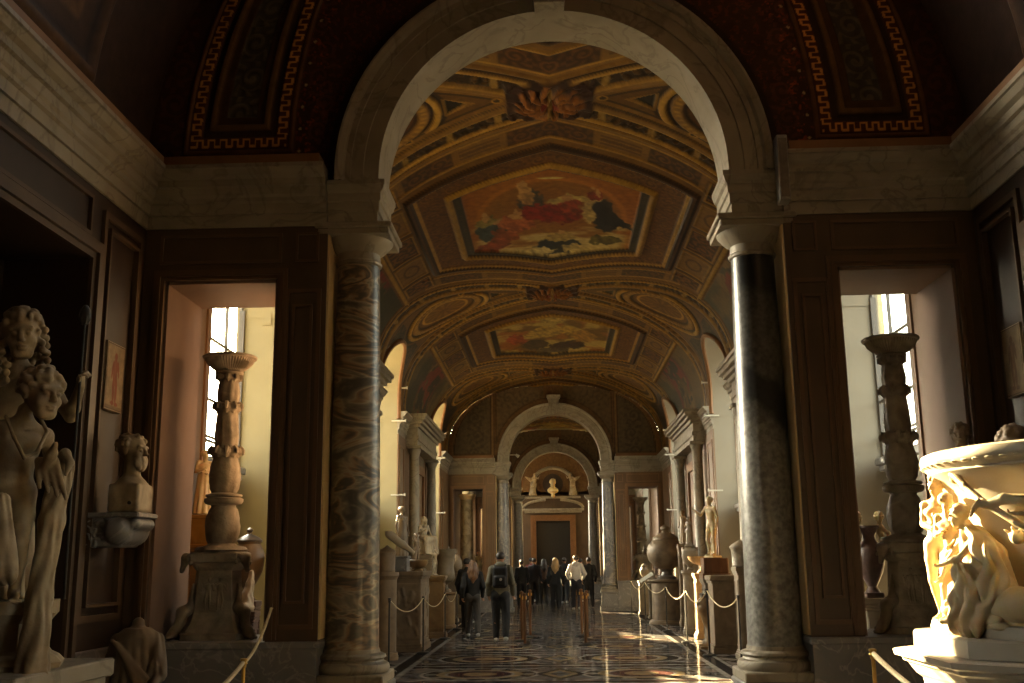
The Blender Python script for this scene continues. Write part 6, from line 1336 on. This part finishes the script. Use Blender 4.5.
def person(label, loc, h, rz, top, bottom, shoes, hair, hairstyle='short', walk=.12, res=.013, hood=False, coat=False, arms=None, yaw=0):
    t = thing('person', label, 'person', loc, rz); k = h/1.75
    J = stand(h, hipshift=.01); A = lambda n, *v: J.__setitem__(n, np.array(v)*k)
    A('knL', .10, -walk*.8-.03, .49); A('anL', .10, -walk, .085); A('knR', -.10, walk*.2-.02, .49); A('anR', -.10, walk*1.7, .11)
    A('elL', .235, .06+walk*.4, 1.13); A('wrL', .24, -.04+walk*.6, .90); A('elR', -.235, .05, 1.13); A('wrR', -.24, -.12-walk*.3, .90)
    for n, v in (arms or {}).items(): A(n, *v)
    S = Sculpt(res); figure(S, J, yaw, hair='none'); S.build('body', SKIN, t)
    S = Sculpt(res); T_ = {n: J[n] for n in J if n not in ('k', 'head')}; P, Cc, N = J['pelvis'], J['chest'], J['neck']
    S.ell(Cc+(0, 0, .01), (.185*k, .14*k, .20*k), .06); S.ell((P+Cc)/2+(0, 0, -.0), (.165*k, .13*k, .18*k), .06); S.ell(P+(0, 0, .02), (.18*k, .135*k, (.20 if coat else .15)*k), .05)
    if coat: S.robe([(0, .0, .62*k, .20*k, .15*k), (0, 0, .95*k, .18*k, .14*k)], 7, .06)
    for a in 'LR':
        S.cap(N-(0, 0, .05*k), J['sh'+a], .06*k, .07*k, .05); S.chain([J['sh'+a], J['el'+a], J['wr'+a]*.93+J['el'+a]*.07], [.075*k, .060*k, .045*k], .03, fold=(5, .04))
    S.cap(N-(0, 0, .04*k), N+(0, 0, .015*k), .075*k, .065*k, .02)
    if hood: S.ell(N+np.array((0, .075, .0))*k, (.12*k, .075*k, .085*k), .03); S.cap(N+np.array((-.08, -.02, .02))*k, N+np.array((.08, -.02, .02))*k, .035*k, k=.03)
    S.build('jacket', top, t)
    S = Sculpt(res); S.ell(P-(0, 0, .02), (.165*k, .125*k, .11*k), .05)
    for a in 'LR': S.chain([J['hip'+a], J['kn'+a], J['an'+a]+(0, 0, .02*k)], [.105*k, .078*k, .062*k], .03, fold=(5, .04))
    for a in 'LR': S.ell(J['hip'+a]+np.array((0, .055, 0))*k, (.090*k, .085*k, .10*k), .04)
    S.build('trousers', bottom, t)
    for a in 'LR':
        S = Sculpt(res*.8); an = J['an'+a]; S.cap(an+np.array((0, .04, -.045))*k, an+np.array((0, -.13, -.055))*k, .045*k, .038*k, .03); S.cap(an, an+np.array((0, -.03, -.04))*k, .045*k, .045*k, .02); S.build('shoe', shoes, t)
    if hairstyle:
        S = Sculpt(res*.7); c = J['head']; R = rotm(yaw); L = lambda *v: c+R @ (np.array(v)*k*1.1)
        S.ell(L(0, .022, .036), (.090*k, .104*k, .094*k), .02)
        if hairstyle == 'long':
            S.chain([L(0, .07, .02), L(0, .10, -.10), L(0, .11, -.24), L(.01, .12, -.34)], [.085*k, .085*k, .08*k, .035*k], .03, fold=(9, .06))
            for s in (-1, 1): S.chain([L(s*.06, .04, .0), L(s*.085, .06, -.15), L(s*.07, .09, -.28)], [.04*k, .045*k, .03*k], .02, fold=(7, .08))
        S.build('hair', hair, t)
    return t
person('man in an olive hooded jacket and dark trousers walking away with a black backpack', (-1.16, 21.82, 0), 1.78, PI, CL['olive'], CL['jeans'], CL['shoe'], HAIRD, 'short', .05, .011, hood=True)
t = thing('backpack', 'black backpack worn by the man in the olive jacket', 'backpack', (-1.16, 21.82-.22, 1.06)); S = Sculpt(.01); S.box((-.15, -.07, 0), (.15, .07, .42), .06, .03); S.box((-.12, -.13, .03), (.12, -.02, .24), .05, .03); bag = S.build('bag', CL['black'], t)
for s in (-1, 1): b = MB(); b.tube([(s*.09, .02, .40), (s*.11, .12, .46), (s*.12, .26, .44), (s*.13, .35, .30), (s*.14, .30, .12), (s*.13, .06, .05)], .016, 8); b.build('strap', CL['black'], t)
b = MB(); b.lathe([(.028, 0), (.028, .006), (.001, .008)], n=16, T=Matrix.Translation((.02, -.128, .17)) @ Matrix.Rotation(PI/2, 4, 'X')); b.build('badge', CL['shoe'], bag)
person('woman with long brown hair in a black jacket and grey trousers walking away', (-1.84, 23.3, 0), 1.62, PI+.15, CL['black'], CL['grey'], CL['shoe'], HAIRM, 'long', .14, .012)
person('dark dressed person standing by the krater urn, behind the brown haired woman', (-2.14, 25.4, 0), 1.68, PI-.4, CL['black'], CL['black'], CL['black'], HAIRD, 'short', .03, .016, coat=True)
person('woman with long blonde hair in a black top and trousers walking away', (-.05, 35.3, 0), 1.70, PI, CL['black'], CL['black'], CL['black'], HAIRB, 'long', .06, .016)
person('person in a white hooded sweatshirt and dark trousers, right of the blonde woman', (.64, 35.9, 0), 1.78, PI, CL['white'], CL['navy'], CL['shoe'], HAIRD, 'short', .08, .016, hood=True, arms=dict(elR=(-.29, .08, 1.15), elL=(.29, .08, 1.15), wrL=(.22, -.06, .98), wrR=(-.22, -.06, .98)))
crowd = [(-1.25, 38.2, 1.66, .2, 'black', 'black', 'short', 'person in black just right of the left column of the second arch'), (-.82, 39.5, 1.72, -.1, 'navy', 'black', 'short', 'person in a dark navy jacket left of the blonde woman'), (-.5, 41.0, 1.70, .3, 'brown', 'black', 'long', 'person in a dark brown coat in front of the far door'), (.3, 41.6, 1.74, -.2, 'black', 'jeans', 'short', 'person in black between the blonde woman and the white sweatshirt'), (1.12, 37.6, 1.72, .1, 'black', 'black', 'short', 'person in black right behind the white sweatshirt'), (-1.02, 43.2, 1.75, .2, 'red', 'black', 'short', 'person in a dull red top far back on the left'), (.0, 43.6, 1.68, 0, 'black', 'grey', 'long', 'person in black farthest back, before the far door'), (.95, 42.8, 1.7, -.3, 'navy', 'jeans', 'short', 'person in dark blue far back on the right')]
for x, y, h, r, a, b_, hs, lb in crowd: person(lb, (x, y, 0), h, PI+r, CL[a], CL[b_], CL['shoe'] if y > 41 else CL['black'], HAIRD, hs, .06, .022)

# ---- groups of like things
for o in list(SC.objects):
    if o.parent or 'category' not in o or 'group' in o: continue
    side = 'left' if o.location.x < 0 else 'right'; c = o['category']
    g = {'barrier post': 'barrier posts along the %s row' % side if o.location.y > 12 else 'brass posts in the front room', 'cord': None, 'column': 'marble columns of the three arches', 'keystone': 'keystones of the arches', 'door case': 'door cases on the side walls', 'candelabrum': 'candelabra in the side bays',
         'gate post': 'brown gate posts in the walkway', 'person': 'visitors in the gallery', 'pedestal': 'pedestals on the %s side' % side, 'statue': 'statues on the %s side' % side, 'urn': 'urns on the %s side' % side, 'picture': 'panels on the front pilasters', 'figure': 'winged figures over the far door'}.get(c)
    if o.name.startswith('rope'): g = 'barrier ropes'
    if g: o['group'] = g
